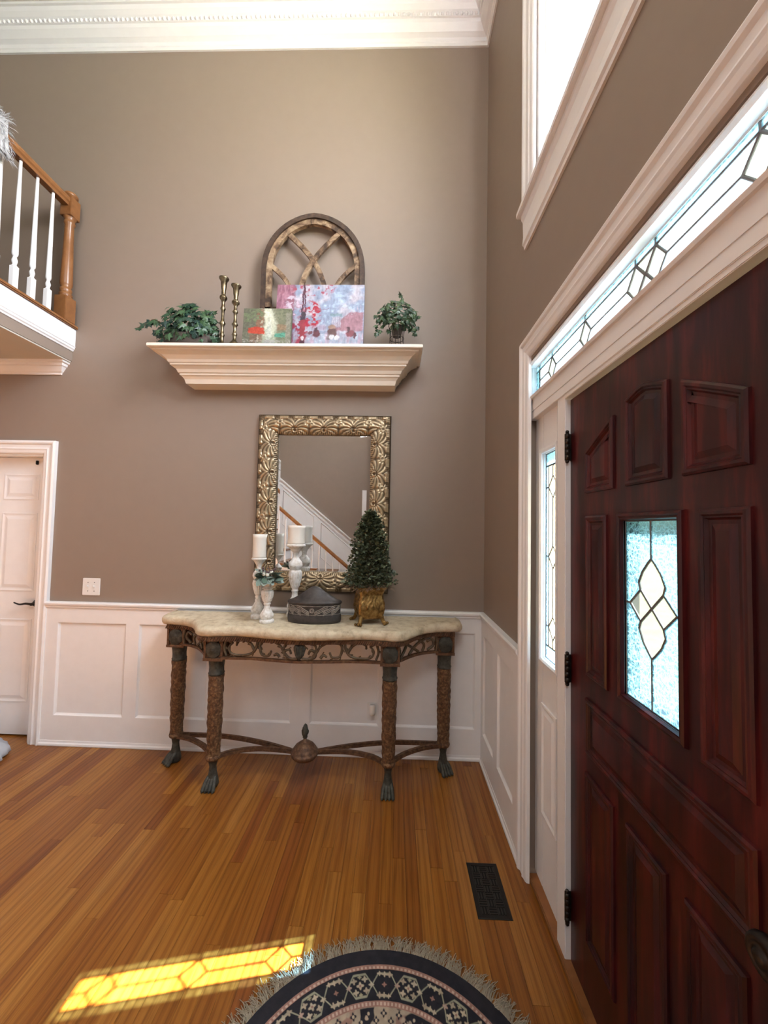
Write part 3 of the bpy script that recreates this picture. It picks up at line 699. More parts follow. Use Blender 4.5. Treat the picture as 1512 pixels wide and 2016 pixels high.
# ---- mantel shelf: profile (stand-out, z), mitred returns
SHF = thing('mantel_shelf', (0, 0, 0), 'long cream moulded mantel shelf high on the back wall', 'shelf')
SX0, SX1 = -2.238, -.462; D0 = .285
prof = [(.10, 2.502), (.112, 2.502), (.116, 2.515), (.120, 2.53), (.132, 2.546), (.142, 2.552), (.142, 2.562), (.150, 2.566), (.158, 2.585), (.176, 2.600), (.186, 2.604), (.186, 2.614), (.194, 2.618), (.200, 2.634), (.222, 2.655), (.246, 2.668), (.262, 2.672), (.262, 2.682)]
mb = MB(); rows = []
for o, z in prof:
    i = D0 - o; rows.append([(SX0 + i, 0, z), (SX0 + i, -o, z), (SX1 - i, -o, z), (SX1 - i, 0, z)])
mb.grid(rows, close_u=True, smooth=False, caps=False); mb.add(rows[0], [(0, 1, 2, 3)]); mb.add(rows[-1], [(0, 1, 2, 3)])
mb.build('crown_body', CREAM, SHF)
MB().box((SX0, 0, 2.682), (SX1, -D0, 2.704), .003).build('shelf_board', CREAM, SHF)
SZ = 2.704

# ---- arched window frame (leaning on the wall)
AX = -1.223; AW = .362; ah = .955; asp = .60
AR = thing('arch_frame', (AX, -.035, SZ + .0), 'rustic brown wooden cathedral arch frame leaning on wall', 'wall decor')
def archpt(t, W, sp_, ap):   # t 0..1 left foot, around, right foot (2-D)
    pass
def arch_outline(W, spring, apex, n=14):
    """slightly pointed arch outline from the left spring to the right spring"""
    pts = []
    for i in range(n + 1):
        a_ = i / n; th = PI / 2 * a_
        pts.append((-W * math.cos(th) ** .92, spring + (apex - spring) * (math.sin(th) ** .95) * (1 - .045 * math.sin(2 * th))))
    return pts + [(-x, z) for x, z in pts[:-1][::-1]]
def frame_band(mb, Wo, so, ao, wd, y0, y1, zb=0):
    o = [(-Wo, zb)] + arch_outline(Wo, so, ao) + [(Wo, zb)]; i_ = [(-Wo + wd, zb)] + arch_outline(Wo - wd, so, ao - wd) + [(Wo - wd, zb)]
    rows = [[(a_[0], y0, a_[1]), (a_[0], y1, a_[1]), (b_[0], y1, b_[1]), (b_[0], y0, b_[1])] for a_, b_ in zip(o, i_)]
    mb.grid(rows, close_u=True, smooth=False)
mb = MB(); frame_band(mb, AW, .62, 1.035, .032, 0, -.045); mb.box((-AW, 0, .0), (AW, -.045, .035)); mb.build('outer_frame', DARKW, AR)
mb = MB(); frame_band(mb, AW - .030, .62, 1.035 - .030, .040, -.006, -.034, .03); mb.box((-AW + .03, -.006, .33), (AW - .03, -.034, .365)) ; mb.build('inner_frame', RUSTICW, AR)
def lath(pts, wd=.034, yy=-.020):
    q = MB(); q.rect_sweep([(x, yy, z) for x, z in pts], wd, .018, up=Vector((0, 1, 0))); q.build('tracery_bar', RUSTICW, AR)
def arc(p0, p1, bulge, n=10):
    p0 = Vector(p0); p1 = Vector(p1); d = p1 - p0; nn = Vector((-d.y, d.x)).normalized()
    return [tuple(p0 + d * (i / n) + nn * bulge * math.sin(PI * i / n)) for i in range(n + 1)]
W2 = AW - .06
zj = .34
for s_ in (1, -1):
    a1 = [(s_ * x, z) for x, z in arc((-.115, zj + .02), (.175, .895), .065)]
    lath(a1, .034, -.020 - .003 * s_)
    a2 = [(s_ * x, z) for x, z in arc((-.115, zj + .02), (-.30, .67), -.040)]
    lath(a2, .030)

# ---- canvas paintings (flat print on real stretched canvases)
def canvas(name, x0, x1, z0, z1, y, th, paint, label, lean=.06, rz=0, nx=240):
    wd, hg = x1 - x0, z1 - z0
    t = thing(name, (x0 + wd / 2, y, z0), label, 'painting'); t.rotation_euler = (-lean, 0, rz)
    nz = int(nx * hg / wd); u, v = np.meshgrid(np.linspace(0, 1, nx), np.linspace(0, 1, nz))
    colr = paint(u, v)
    mb = MB(); rows = [[(-wd / 2 + wd * j / (nx - 1), -th - .0006, hg * i / (nz - 1)) for j in range(nx)] for i in range(nz)]
    mb.grid(rows, smooth=True)
    mb.build('painted_face', mat_attr('paint_' + name, .45, bs=.15, bscale=250), t, colors=np.clip(colr.reshape(-1, 3), 0, 1))
    side = colr[:, -1].mean(0) * .6
    MB().box((-wd / 2, 0, 0), (wd / 2, -th, hg), .002).build('stretched_canvas', flat('canvas_side_' + name, tuple(float(x) for x in np.clip(side, .03, 1)), .8), t)
    return t
def sm(a_, lo, hi): return np.clip((a_ - lo) / (hi - lo), 0, 1)
def vnoise(u, v, sc, seed, oct_=3):
    rs_ = np.random.RandomState(seed); out = np.zeros_like(u); amp = 1; tot = 0
    for o in range(oct_):
        n = int(sc * 2 ** o) + 3; g = rs_.rand(n + 2, n + 2); x = u * n; y = v * n; xi = x.astype(int); yi = y.astype(int); fx = x - xi; fy = y - yi
        fx = fx * fx * (3 - 2 * fx); fy = fy * fy * (3 - 2 * fy)
        out += amp * (g[yi, xi] * (1 - fx) * (1 - fy) + g[yi, xi + 1] * fx * (1 - fy) + g[yi + 1, xi] * (1 - fx) * fy + g[yi + 1, xi + 1] * fx * fy); tot += amp; amp *= .55
    return out / tot
def put(img, mask, c):
    m_ = np.clip(mask, 0, 1)[..., None]; return img * (1 - m_) + np.array(c) * m_
def ell(u, v, cu, cv, ru, rv, soft=.3): return np.clip((1 - ((u - cu) / ru) ** 2 - ((v - cv) / rv) ** 2) / soft, 0, 1)
def box2(u, v, a_, b_, c, d, s_=.006): return np.clip((u - a_) / s_, 0, 1) * np.clip((b_ - u) / s_, 0, 1) * np.clip((v - c) / s_, 0, 1) * np.clip((d - v) / s_, 0, 1)
def warp(u, v, a_, sd_):
    return np.clip(u + a_ * (vnoise(u, v, 30, sd_, 3) - .5), 0, 1), np.clip(v + a_ * (vnoise(u, v, 30, sd_ + 1, 3) - .5), 0, 1)
def paint_big(u, v):
    u0_, v0_ = u, v; br = vnoise(u, v * .3, 55, 41, 3); u, v = warp(u, v, .030, 51)
    n1 = vnoise(u, v, 6, 1, 4); n2 = vnoise(u, v, 22, 2, 3); n3 = vnoise(u * 1., v * .25, 40, 3, 2)
    img = np.ones(u.shape + (3,)) * np.array((.36, .44, .60)); img = put(img, sm(n1, .45, .7), (.62, .58, .66)); img = put(img, sm(n2, .55, .8) * .6, (.55, .70, .78))
    # wet street
    st = np.clip((.30 + .02 * n1 - v) / .05, 0, 1); img = put(img, st, (.42, .48, .60)); img = put(img, st * sm(n3, .4, .7), (.55, .42, .52)); img = put(img, st * sm(n2, .6, .8) * .7, (.66, .70, .78))
    # distant buildings
    img = put(img, box2(u, v, .60, 1.0, .30, .60 + .0, .02) * np.clip((.36 + (u - .6) * .95 - v) / .02, 0, 1) * .9, (.42, .20, .24))
    img = put(img, box2(u, v, .62, .76, .52, .57) * .8, (.25, .38, .42)); img = put(img, box2(u, v, .635, .745, .36, .52) * .8, (.45, .42, .52))
    for k in range(5): img = put(img, box2(u, v, .645 + k * .022, .653 + k * .022, .38, .51, .004) * .8, (.72, .74, .80))
    for k in range(6): img = put(img, box2(u, v, .79 + k * .033, .80 + k * .033, .50 + k * .022, .58 + k * .024, .004) * .7, (.68, .55, .62))
    img = put(img, box2(u, v, .40, .60, .30, .42, .04) * .6, (.50, .36, .45))
    # left building mass and trees
    img = put(img, np.clip((.20 - u + .06 * n2) / .03, 0, 1) * .92, (.34, .12, .18)); img = put(img, np.clip((.18 - u) / .02, 0, 1) * sm(n3, .5, .7), (.52, .26, .34))
    img = put(img, ell(u, v, .24, .42, .16, .36) * sm(n2, .40, .62), (.36, .05, .09)); img = put(img, ell(u, v, .40, .56, .13, .22) * sm(n2, .42, .58), (.44, .03, .06))
    img = put(img, ell(u, v, .40, .95, .30, .14) * sm(n2, .52, .66), (.42, .10, .15)); img = put(img, ell(u, v, .22, .70, .13, .22) * sm(n2, .5, .65) * .8, (.70, .62, .74))
    for cu, wd, ln in ((.335, .009, -.10), (.30, .012, .05)):
        img = put(img, np.clip((wd - np.abs(u - cu - ln * (v - .5) ** 2)) / .004, 0, 1) * (v > .15), (.12, .04, .07))
    img = put(img, np.clip((.006 - np.abs(v - .60 - .55 * (u - .45) ** 1.0 * .5)) / .003, 0, 1) * (u > .42) * (u < .6) * .7, (.25, .10, .16))
    # kiosk
    img = put(img, box2(u, v, .275, .345, .14, .50, .008), (.36, .05, .07)); img = put(img, box2(u, v, .265, .355, .46, .54, .02), (.07, .05, .08)); img = put(img, ell(u, v, .31, .56, .03, .04), (.08, .06, .08))
    # carriages, horses, figures
    for cu, cv, ru, rv, c in ((.47, .27, .045, .07, (.18, .06, .08)), (.47, .33, .02, .04, (.10, .05, .07)), (.645, .28, .06, .09, (.17, .09, .09)), (.645, .37, .05, .035, (.40, .26, .20)), (.61, .22, .03, .05, (.30, .24, .26)),
                              (.64, .22, .03, .045, (.80, .80, .84)), (.70, .21, .03, .045, (.78, .78, .82)), (.86, .27, .06, .06, (.26, .08, .10)), (.83, .33, .02, .05, (.14, .07, .09)), (.91, .24, .015, .06, (.12, .05, .07)), (.40, .28, .03, .03, (.20, .08, .10))):
        img = put(img, ell(u, v, cu, cv, ru, rv, .5), c)
    img = put(img, ell(u, v, .315, .11, .03, .10), (.10, .03, .05)); img = put(img, ell(u, v, .315, .20, .016, .035), (.75, .68, .72))
    img = put(img, box2(u, v, .548, .554, .28, .50, .003) * .7, (.30, .20, .28))
    return img * .66 * (.50 + .5 * n2 + .5 * br)[..., None]
def paint_small(u, v):
    br = vnoise(u, v, 34, 42, 3); u, v = warp(u, v, .05, 61)
    n1 = vnoise(u, v, 5, 11, 4); n2 = vnoise(u, v, 18, 12, 3)
    img = np.ones(u.shape + (3,)) * np.array((.42, .46, .34)); img = put(img, ell(u, v, .52, .70, .30, .45, .9), (.72, .74, .58)); img = put(img, ell(u, v, .54, .40, .08, .35, .9) * .7, (.62, .68, .62))
    img = put(img, np.clip((.44 - u - .25 * np.abs(v - .6) + .12 * n2) / .08, 0, 1) * .9, (.13, .13, .09)); img = put(img, np.clip((u - .66 - .2 * (1 - v) * 0 + .3 * (v - .6) * (v > .6) + .10 * n2 - .05) / .08, 0, 1) * .85, (.16, .17, .10))
    img = put(img, box2(u, v, .26, .44, .45, 1, .02) * .75, (.28, .13, .08)); img = put(img, ell(u, v, .15, .85, .3, .25) * sm(n2, .45, .6), (.16, .20, .11))
    for a_, c in ((.36, .60), (.36, .45)): img = put(img, box2(u, v, a_, a_ + .05, c, c + .09, .008) * .8, (.45, .47, .36))
    aw = np.clip((.54 - v - .35 * np.abs(u - .28)) / .02, 0, 1) * np.clip((v - .33 + .1 * (u - .28)) / .02, 0, 1) * box2(u, v, .10, .46, 0, 1, .02)
    img = put(img, aw, (.52, .07, .04)); img = put(img, box2(u, v, .14, .42, .10, .33, .02) * .7, (.22, .12, .08)); img = put(img, box2(u, v, .30, .34, .12, .30, .01) * .7, (.55, .50, .40))
    gw = np.clip((.36 - v - .3 * (u - .70) * 0 + .15 * (u - .7)) / .02, 0, 1) * np.clip((v - .24) / .02, 0, 1) * box2(u, v, .66, .90, 0, 1, .02); img = put(img, gw, (.10, .34, .24))
    img = put(img, box2(u, v, .70, .92, .42, .60, .02) * .7, (.32, .20, .12)); img = put(img, box2(u, v, .88, 1, .1, .9, .02) * .6, (.30, .29, .24))
    img = put(img, box2(u, v, .42, .70, 0, .20, .05) * .8, (.34, .36, .36)); img = put(img, np.clip((.11 - v) / .03, 0, 1) * .8, (.10, .09, .09)); img = put(img, np.clip((.2 - v) / .03, 0, 1) * sm(n2, .5, .65) * .8, (.35, .33, .30))
    return img * .72 * (.35 + .55 * n2 + .75 * br)[..., None]
canvas('street_painting', -1.452, -.853, SZ, SZ + .492, -.130, .030, paint_big, 'large canvas of red trees and carriages on blue street', .09)
canvas('village_painting', -1.640, -1.322, SZ, SZ + .268, -.200, .028, paint_small, 'small canvas of a street with red awning', .07)

# ---- brass candlesticks
def brass_stick(x, y, h, label):
    t = thing('brass_candlestick', (x, y, SZ), label, 'candlestick', 'brass candlesticks on the mantel shelf')
    k = h / .44
    pf = [(.001, 0), (.038, 0), (.038, .006), (.034, .014), (.028, .022), (.018, .035), (.010, .05), (.012, .075), (.017, .085), (.012, .095), (.009, .12), (.012, .145), (.020, .158), (.012, .170), (.009, .20), (.010, .235), (.018, .248), (.011, .262), (.010, .285), (.014, .30), (.024, .312), (.024, .322), (.013, .335)]
    MB().lathe([(r, z * k) for r, z in pf], n=20).build('stem', BRASS, t)
    MB().lathe([(.012, .333 * k), (.014, .35 * k), (.013, .36 * k), (.017, .375 * k), (.020, .42 * k), (.030, .433 * k), (.032, .44 * k), (.026, .44 * k), (.014, .41 * k), (.012, .40 * k), (.001, .40 * k)], n=20).build('candle_cup', BRASS, t)
brass_stick(-1.786, -.200, .480, 'taller brass candlestick beside the ivy planter')
brass_stick(-1.686, -.236, .405, 'shorter brass candlestick at the left edge of the small canvas')

# ---- leaves
def ivy_leaf(sz=1.0, fold=.25):
    o = [(0, 0), (.22, -.14), (.50, .02), (.34, .24), (.46, .52), (.18, .50), (0, .98), (-.18, .50), (-.46, .52), (-.34, .24), (-.50, .02), (-.22, -.14)]
    mb = MB(); vs = [(x * sz, y * sz, -abs(x) * fold * sz) for x, y in o] + [(0, .35 * sz, .06 * sz)]
    return mb.add(vs, [(i, (i + 1) % 12, 12) for i in range(12)])
def oval_leaf(L=1.0, Wd=.42, n=6, bend=.15):
    l = [(Wd / 2 * math.sin(PI * i / n) ** .8, L * i / n) for i in range(n + 1)]
    mb = MB(); vs = [(0, y, bend * L * (y / L) ** 2 * -1) for _, y in l] + [(x, y, -bend * L * (y / L) ** 2 + .08 * x) for x, y in l[1:-1]] + [(-x, y, -bend * L * (y / L) ** 2 + .08 * x) for x, y in l[1:-1]]
    k = n + 1; fs = []
    for i in range(n):
        for off in (0, n - 1):
            a_ = k + off + i - 1; b_ = k + off + i
            if i == 0: fs.append((0, b_, 1))
            elif i == n - 1: fs.append((i, a_, n))
            else: fs.append((i, a_, b_, i + 1))
    return mb.add(vs, fs)
def orient(d, roll=0):
    q = Vector(d).to_track_quat('Y', 'Z'); return q @ Matrix.Rotation(roll, 3, 'Y').to_quaternion()
def face_leaf(me, parent, p_, out, s_, down=.6):
    n = Vector(out) + Vector((rn.uniform(-.45, .45), rn.uniform(-.45, .45), rn.uniform(-.3, .5))); n.normalize()
    d = Vector((rn.uniform(-1, 1), rn.uniform(-.4, .4), rn.uniform(-1, 1) - down)); d = (d - n * d.dot(n)).normalized(); x = d.cross(n)
    o = bpy.data.objects.new('leaf', me); COL.objects.link(o); o.parent = parent; o.location = p_
    o.rotation_mode = 'QUATERNION'; o.rotation_quaternion = Matrix((x, d, n)).transposed().to_quaternion(); o.scale = (s_,) * 3
    return o
def place_leaf(me, parent, name, p_, d, roll, s_):
    o = bpy.data.objects.new(name, me); COL.objects.link(o); o.parent = parent; o.location = p_
    o.rotation_mode = 'QUATERNION'; o.rotation_quaternion = orient(d, roll); o.scale = (s_,) * 3
    return o
IL = ivy_leaf().data('leaf', IVY); IL2 = ivy_leaf(1, .35).data('leaf', IVY2)
# big ivy planter on the shelf's left
PI1 = thing('ivy_planter', (-2.03, -.165, SZ), 'wide dark green ivy in basket on the shelf, left end', 'plant')
MB().lathe([(.001, 0), (.10, 0), (.115, .03), (.125, .085), (.115, .085), (.10, .07), (.001, .07)], n=24, sx=1.35, sy=.75).build('basket', POT, PI1)
rn = random.Random(11); stems = MB(); spots = []
for k in range(245):
    th = rn.uniform(0, PI); f_ = rn.uniform(.0, 1) ** .6; ph = rn.uniform(-PI / 2 - .5, .4)
    x = .205 * f_ * math.cos(th); zz = .045 + .265 * math.sin(th) ** .6 * f_ * (1 + .13 * math.sin(x * 38 + 1)); yd = -.115 * math.sqrt(max(0, 1 - f_ * f_ * .9)) * rn.uniform(.25, 1)
    spots.append((Vector((x, yd + .01, max(.048, zz))), Vector((x * 3, -1, (zz - .1) * 3))))
for tr_ in ([(-.16, -.02, .17), (-.22, -.03, .20), (-.255, -.03, .185), (-.285, -.035, .16), (-.33, -.04, .135)], [(.15, 0, .12), (.18, -.01, .14), (.205, -.015, .10), (.21, -.02, .05)], [(-.14, -.06, .12), (-.165, -.08, .10), (-.175, -.09, .075)]):
    pth = smooth_path(tr_, 5); stems.tube(pth, .002, 5)
    for p_ in pth[3::2]: spots.append((p_ + Vector((rn.uniform(-.01, .01), 0, rn.uniform(-.008, .008))), Vector((0, -1, .2))))
for k in range(26):
    th = rn.uniform(0, 2 * PI); a_ = Vector((.08 * math.cos(th), .04 * math.sin(th), .06)); stems.tube([a_, a_ * 1.2 + Vector((0, 0, .08)), Vector((.18 * math.cos(th), .08 * math.sin(th), rn.uniform(.1, .24)))], .0018, 5)
stems.build('stems', STEM, PI1)
for p_, d in spots: face_leaf(IL, PI1, p_, d, rn.uniform(.040, .062))
# right ivy in wire stand
PI2 = thing('ivy_wire_stand', (-.628, -.17, SZ), 'small round ivy in dark wire stand at shelf right end', 'plant')
MB().lathe([(.001, .105), (.028, .105), (.040, .165), (.042, .17), (.036, .17), (.001, .165)], n=16).build('pot', POT, PI2)
mb = MB()
for k in range(8):
    th = k * PI / 4 + .2; mb.tube(smooth_path([(.055 * math.cos(th), .055 * math.sin(th), .175), (.045 * math.cos(th), .045 * math.sin(th), .10), (.055 * math.cos(th), .055 * math.sin(th), .04), (.098 * math.cos(th), .085 * math.sin(th), .002)], 5), .0022, 5)
for r_, z in ((.055, .175), (.047, .09)): mb.tube([(r_ * math.cos(t * PI / 10), r_ * math.sin(t * PI / 10), z) for t in range(21)], .0022, 5)
mb.build('wire_stand', WIRE, PI2)
for k in range(190):
    a_ = rn.uniform(0, 2 * PI); f_ = math.sqrt(rn.random()); x = .128 * f_ * math.cos(a_); z_ = .232 + .108 * f_ * math.sin(a_); yd = -.10 * math.sqrt(max(0, 1 - f_ * f_)) * rn.uniform(.2, 1)
    if z_ < .16 and rn.random() < .5: continue
    face_leaf(IL2, PI2, Vector((x, yd, z_)), (x * 6, -1, (z_ - .2) * 6), rn.uniform(.026, .042))
for s_, a0 in ((-1, .128), (1, .120)):
    for k in range(14): face_leaf(IL2, PI2, Vector((s_ * (a0 + .016 * math.sin(k)), -.03 + rn.uniform(-.02, .02), .24 - k * .0105)), (s_ * .4, -1, 0), rn.uniform(.026, .036))
for k in range(4): place_leaf(IL2, PI2, 'leaf', (.02, -.02, .32 + .018 * k), (rn.uniform(-.5, .5), -.2, 1), rn.uniform(-.7, .7), .032)

# ---- gilt mirror
MX0, MX1, MZ0, MZ1 = -1.586, -.655, 1.092, 2.322; FW = .142
MIR = thing('gilt_mirror', (0, 0, 0), 'rectangular mirror in wide carved antique gold frame above the console table', 'mirror')
def relief(s_, t):
    tn = t / FW; P = .205
    u = ((s_ + P / 2) % P) - P / 2; ut = (s_ % P) - P / 2
    h = .018 + .030 * np.sin(PI * np.clip(tn, 0, 1) ** .9) * .8 + .006
    r = np.hypot(u, t - .030)
    h = h + .0085 * np.exp(-((r - .0155) / .0042) ** 2) * (t - .030 < .010)
    phi = np.arctan2(t - .026, np.abs(u) + 1e-6)
    h = h + .0065 * np.abs(np.sin(phi * 8 + r * 55)) * np.clip((r - .020) / .01, 0, 1) * np.clip((.105 - r) / .02, 0, 1)
    r2 = np.hypot(ut, t - .088); ph2 = np.arctan2(t - .088, np.abs(ut) + 1e-6)
    h = h + .0065 * np.exp(-((r2 - .014) / .0045) ** 2) + .0050 * np.abs(np.sin(ph2 * 5 + 25 * r2)) * np.clip((.045 - r2) / .012, 0, 1)
    h = h + .0040 * np.sin(s_ * 2 * PI / .0135 + 60 * (t - .02) ** 2 * 20) * np.clip((.026 - t) / .006, 0, 1) * np.clip(t / .004, 0, 1)
    edge = np.clip((t - .108) / .004, 0, 1) * np.clip((.134 - t) / .004, 0, 1)
    h = h + edge * (.0085 * (np.sin(s_ * 2 * PI / .1025) > -.25) + .003 * np.sin(s_ * 2 * PI / .013))
    h = np.where(t < .003, .010, h); h = np.where(t > .139, np.minimum(h, .020), h)
    return h
LMAX = {}
def frame_side(a_, b_, inward, name='frame_side'):
    """inner edge from a_ to b_ in (x, z); outward = -inward"""
    a_ = Vector(a_); b_ = Vector(b_); d = (b_ - a_); L = d.length; d /= L; o_ = -Vector(inward)
    nt_ = 48; ns = int(L / .0042); t = np.linspace(0, FW, nt_); rows = []; hs = []
    f_ = np.linspace(0, 1, ns)[:, None]; T = t[None, :]; Sx = -T + f_ * (L + 2 * T)
    Hh = relief(Sx - L / 2, T + 0 * Sx)
    px = a_.x + d.x * Sx + o_.x * T; pz = a_.y + d.y * Sx + o_.y * T
    mb = MB(); rows = [[(float(px[i, j]), -float(Hh[i, j]), float(pz[i, j])) for j in range(nt_)] for i in range(ns)]
    # back edge
    for i in range(ns): rows[i] = [(rows[i][0][0], 0, rows[i][0][2])] + rows[i] + [(rows[i][-1][0], 0, rows[i][-1][2])]
    mb.grid(rows, smooth=True)
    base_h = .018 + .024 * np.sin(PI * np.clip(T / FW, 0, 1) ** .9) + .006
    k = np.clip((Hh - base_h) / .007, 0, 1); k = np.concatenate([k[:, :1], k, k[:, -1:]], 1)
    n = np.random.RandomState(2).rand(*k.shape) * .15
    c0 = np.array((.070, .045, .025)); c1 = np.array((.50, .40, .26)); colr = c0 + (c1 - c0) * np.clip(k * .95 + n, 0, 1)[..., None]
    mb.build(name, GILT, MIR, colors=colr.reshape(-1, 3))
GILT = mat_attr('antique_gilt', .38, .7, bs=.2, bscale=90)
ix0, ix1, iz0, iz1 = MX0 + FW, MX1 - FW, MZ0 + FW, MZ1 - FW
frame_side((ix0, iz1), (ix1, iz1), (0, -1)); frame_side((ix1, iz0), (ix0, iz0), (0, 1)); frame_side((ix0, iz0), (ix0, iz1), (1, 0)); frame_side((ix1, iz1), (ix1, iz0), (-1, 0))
q = MB(); poly_profile(q, rect(ix0 - .004, ix1 + .004, iz0 - .004, iz1 + .004), [(0, .0105), (.024, .0115), (.025, .0115)], YW(0)); q.build('bevelled_glass', GLASSM, MIR)

# ================================================================== CONSOLE TABLE
TX = -1.15
TB = thing('console_table', (TX, 0, 0), 'serpentine stone-topped console table with carved brown legs and claw feet', 'table')
half = [(.0, -.478), (.12, -.470), (.24, -.448), (.36, -.430), (.47, -.440), (.55, -.450), (.61, -.425), (.66, -.355), (.72, -.280), (.80, -.232), (.88, -.215), (.94, -.205), (.972, -.175), (.980, -.12), (.980, -.05), (.975, -.022)]
pl = [tuple(p_) for p_ in smooth_path([(x, y, 0) for x, y in half], 4)]
right = [(p_[0], p_[1]) for p_ in pl]; outline = right + [(-x, y) for x, y in right[::-1] if x > 1e-6]
zt0, zt1 = .893, .950
rn = random.Random(9)
pf = [(.030, zt0), (.010, zt0 + .002), (.002, zt0 + .012), (0, zt0 + .024), (.001, zt0 + .036), (.008, zt1 - .010), (.020, zt1 - .002), (.034, zt1)]
mb = MB(); rows = []
for i_, z in pf: rows.append([(x + .0022 * noise.noise(Vector((x * 30, z * 60, 3))), min(-.02, y + .003 * noise.noise(Vector((x * 25, y * 20, z * 60)))), z) for x, y in offset_poly(outline, i_)])
mb.grid(rows, close_u=True, caps=False, smooth=True); mb.add(rows[0], [tuple(range(len(outline)))]); mb.add(rows[-1], [tuple(range(len(outline)))])
mb.build('stone_top', TRAV, TB)
# apron rails following the curves
fcurve = smooth_path([(-.47, -.405, 0), (-.30, -.400, 0), (-.15, -.418, 0), (0, -.432, 0), (.15, -.418, 0), (.30, -.400, 0), (.47, -.405, 0)], 6)
scurve = smooth_path([(.575, -.375, 0), (.62, -.315, 0), (.69, -.245, 0), (.765, -.205, 0), (.82, -.190, 0)], 6)
top_path = smooth_path([(-.925, -.185, 0), (-.80, -.195, 0), (-.72, -.232, 0), (-.65, -.315, 0), (-.59, -.410, 0), (-.52, -.425, 0), (-.30, -.408, 0), (-.15, -.425, 0), (0, -.442, 0), (.15, -.425, 0), (.30, -.408, 0), (.52, -.425, 0), (.59, -.410, 0), (.65, -.315, 0), (.72, -.232, 0), (.80, -.195, 0), (.925, -.185, 0)], 5)
mb = MB(); mb.rect_sweep([(p_.x, p_.y, .880) for p_ in top_path], .024, .026)
for i, p_ in enumerate(top_path[:-1]):
    q_ = top_path[i + 1]
    n_ = max(1, int((q_ - p_).length / .012))
    for k in range(n_):
        c = p_.lerp(q_, k / n_); mb.tube([(c.x - .006, c.y - .013, .868), (c.x + .006, c.y - .013, .892)], .0035, 4)
mb.box((-.92, -.03, .868), (.92, -.05, .892))
mb.build('rope_rail', IRON, TB)
mb = MB(); mb.rect_sweep([(p_.x, p_.y, .765) for p_ in fcurve], .020, .014)
for s_ in (1, -1): mb.rect_sweep([(s_ * p_.x, p_.y, .768) for p_ in scurve], .020, .014)
mb.rect_sweep([(-.82, -.045, .845), (.82, -.045, .845)], .02, .014)
mb.build('lower_rail', IRON, TB)
# pierced scrollwork
def curve_at(curve, x):
    best = min(range(len(curve) - 1), key=lambda i: 0 if min(curve[i].x, curve[i + 1].x) <= x <= max(curve[i].x, curve[i + 1].x) else min(abs(curve[i].x - x), abs(curve[i + 1].x - x)) + 1)
    a_, b_ = curve[best], curve[best + 1]; t = 0 if abs(b_.x - a_.x) < 1e-6 else max(0, min(1, (x - a_.x) / (b_.x - a_.x)))
    return a_.lerp(b_, t)
def scroll(mb, pts, r0=.0092, knob=.009, cv=None, leafs=True):
    sp_ = smooth_path([(u, 0, v) for u, v in pts], 6)
    P3 = []
    for p_ in sp_:
        c = cv(p_.x); P3.append((c[0], c[1], .772 + p_.z))
    mb.tube(P3, lambda t: r0 * (1 - .35 * t), 8)
    mb.ball(P3[-1], knob, 6)
    if leafs:
        for i in range(5, len(P3) - 3, 6):
            a_ = Vector(P3[i]); t_ = (Vector(P3[i + 1]) - a_).normalized(); nrm = t_.cross(Vector((0, 1, 0))) * (1 if i % 2 else -1)
            mb.tube([a_, a_ + nrm * .009 + t_ * .004, a_ + nrm * .013 + t_ * .012], lambda t: .005 * (1 - .4 * t), 6); mb.ball(a_ + nrm * .013 + t_ * .012, .0042, 5)
fc = lambda x: (x, curve_at(fcurve, x).y)
S0 = [[(.012, .008), (.06, .010), (.095, .045), (.118, .078), (.165, .100), (.205, .100)], [(.05, .008), (.085, .018), (.088, .048), (.062, .058), (.052, .040)], [(.012, .092), (.03, .070), (.015, .050)],
      [(.118, .012), (.135, .030), (.150, .022)], [(.060, .095), (.085, .088), (.095, .060)],
      [(.190, .100), (.232, .090), (.240, .055), (.225, .018), (.185, .016), (.172, .040)], [(.255, .102), (.262, .060), (.290, .022), (.345, .010), (.405, .016), (.425, .050), (.405, .080)],
      [(.275, .045), (.30, .08), (.335, .097), (.375, .088), (.380, .070)], [(.44, .100), (.452, .050), (.44, .010)], [(.405, .082), (.435, .098), (.458, .095)]]
mb = MB()
for s_ in (1, -1):
    for st in S0: scroll(mb, [(s_ * u, v) for u, v in st], cv=fc, knob=.0075)
mb.build('pierced_scrollwork', SCROLL, TB)
for s_ in (1, -1):
    mb = MB()
    def sc(u, s_=s_):
        i = max(0, min(1, u)) * (len(scurve) - 1); k = min(int(i), len(scurve) - 2); p_ = scurve[k].lerp(scurve[k + 1], i - k); return (s_ * p_.x, p_.y)
    for st in ([(.05, .0), (.2, .05), (.25, .10)], [(.12, .10), (.3, .06), (.5, .01)], [(.30, .005), (.45, .05), (.70, .09), (.88, .10)], [(.45, .10), (.62, .05), (.60, .012)], [(.70, .01), (.85, .04), (.80, .075), (.70, .065)], [(.92, .0), (.95, .05), (.9, .1)]):
        sp_ = smooth_path([(u, 0, v) for u, v in st], 6); P3 = []
        for p_ in sp_: c = sc(p_.x); P3.append((c[0], c[1], .774 + p_.z))
        mb.tube(P3, .0085, 8); mb.ball(P3[-1], .009, 6)
    mb.build('pierced_scrollwork', SCROLL, TB)
q = MB(); sh = [(-.026, .095), (-.012, .100), (0, .094), (.012, .100), (.026, .095), (.034, .070), (.024, .035), (0, .008), (-.024, .035), (-.034, .070)]
poly_profile(q, [(u, v + .765) for u, v in sh], [(0, -.008), (0, .004), (.006, .010), (.014, .013)], lambda u, v, h: (u, -.438 - h, v))
for a_ in range(-2, 3): q.tube([(a_ * .009, -.452, .855 - abs(a_) * .004), (a_ * .005, -.454, .80)], .003, 5)
q.build('shield', VERD, TB)
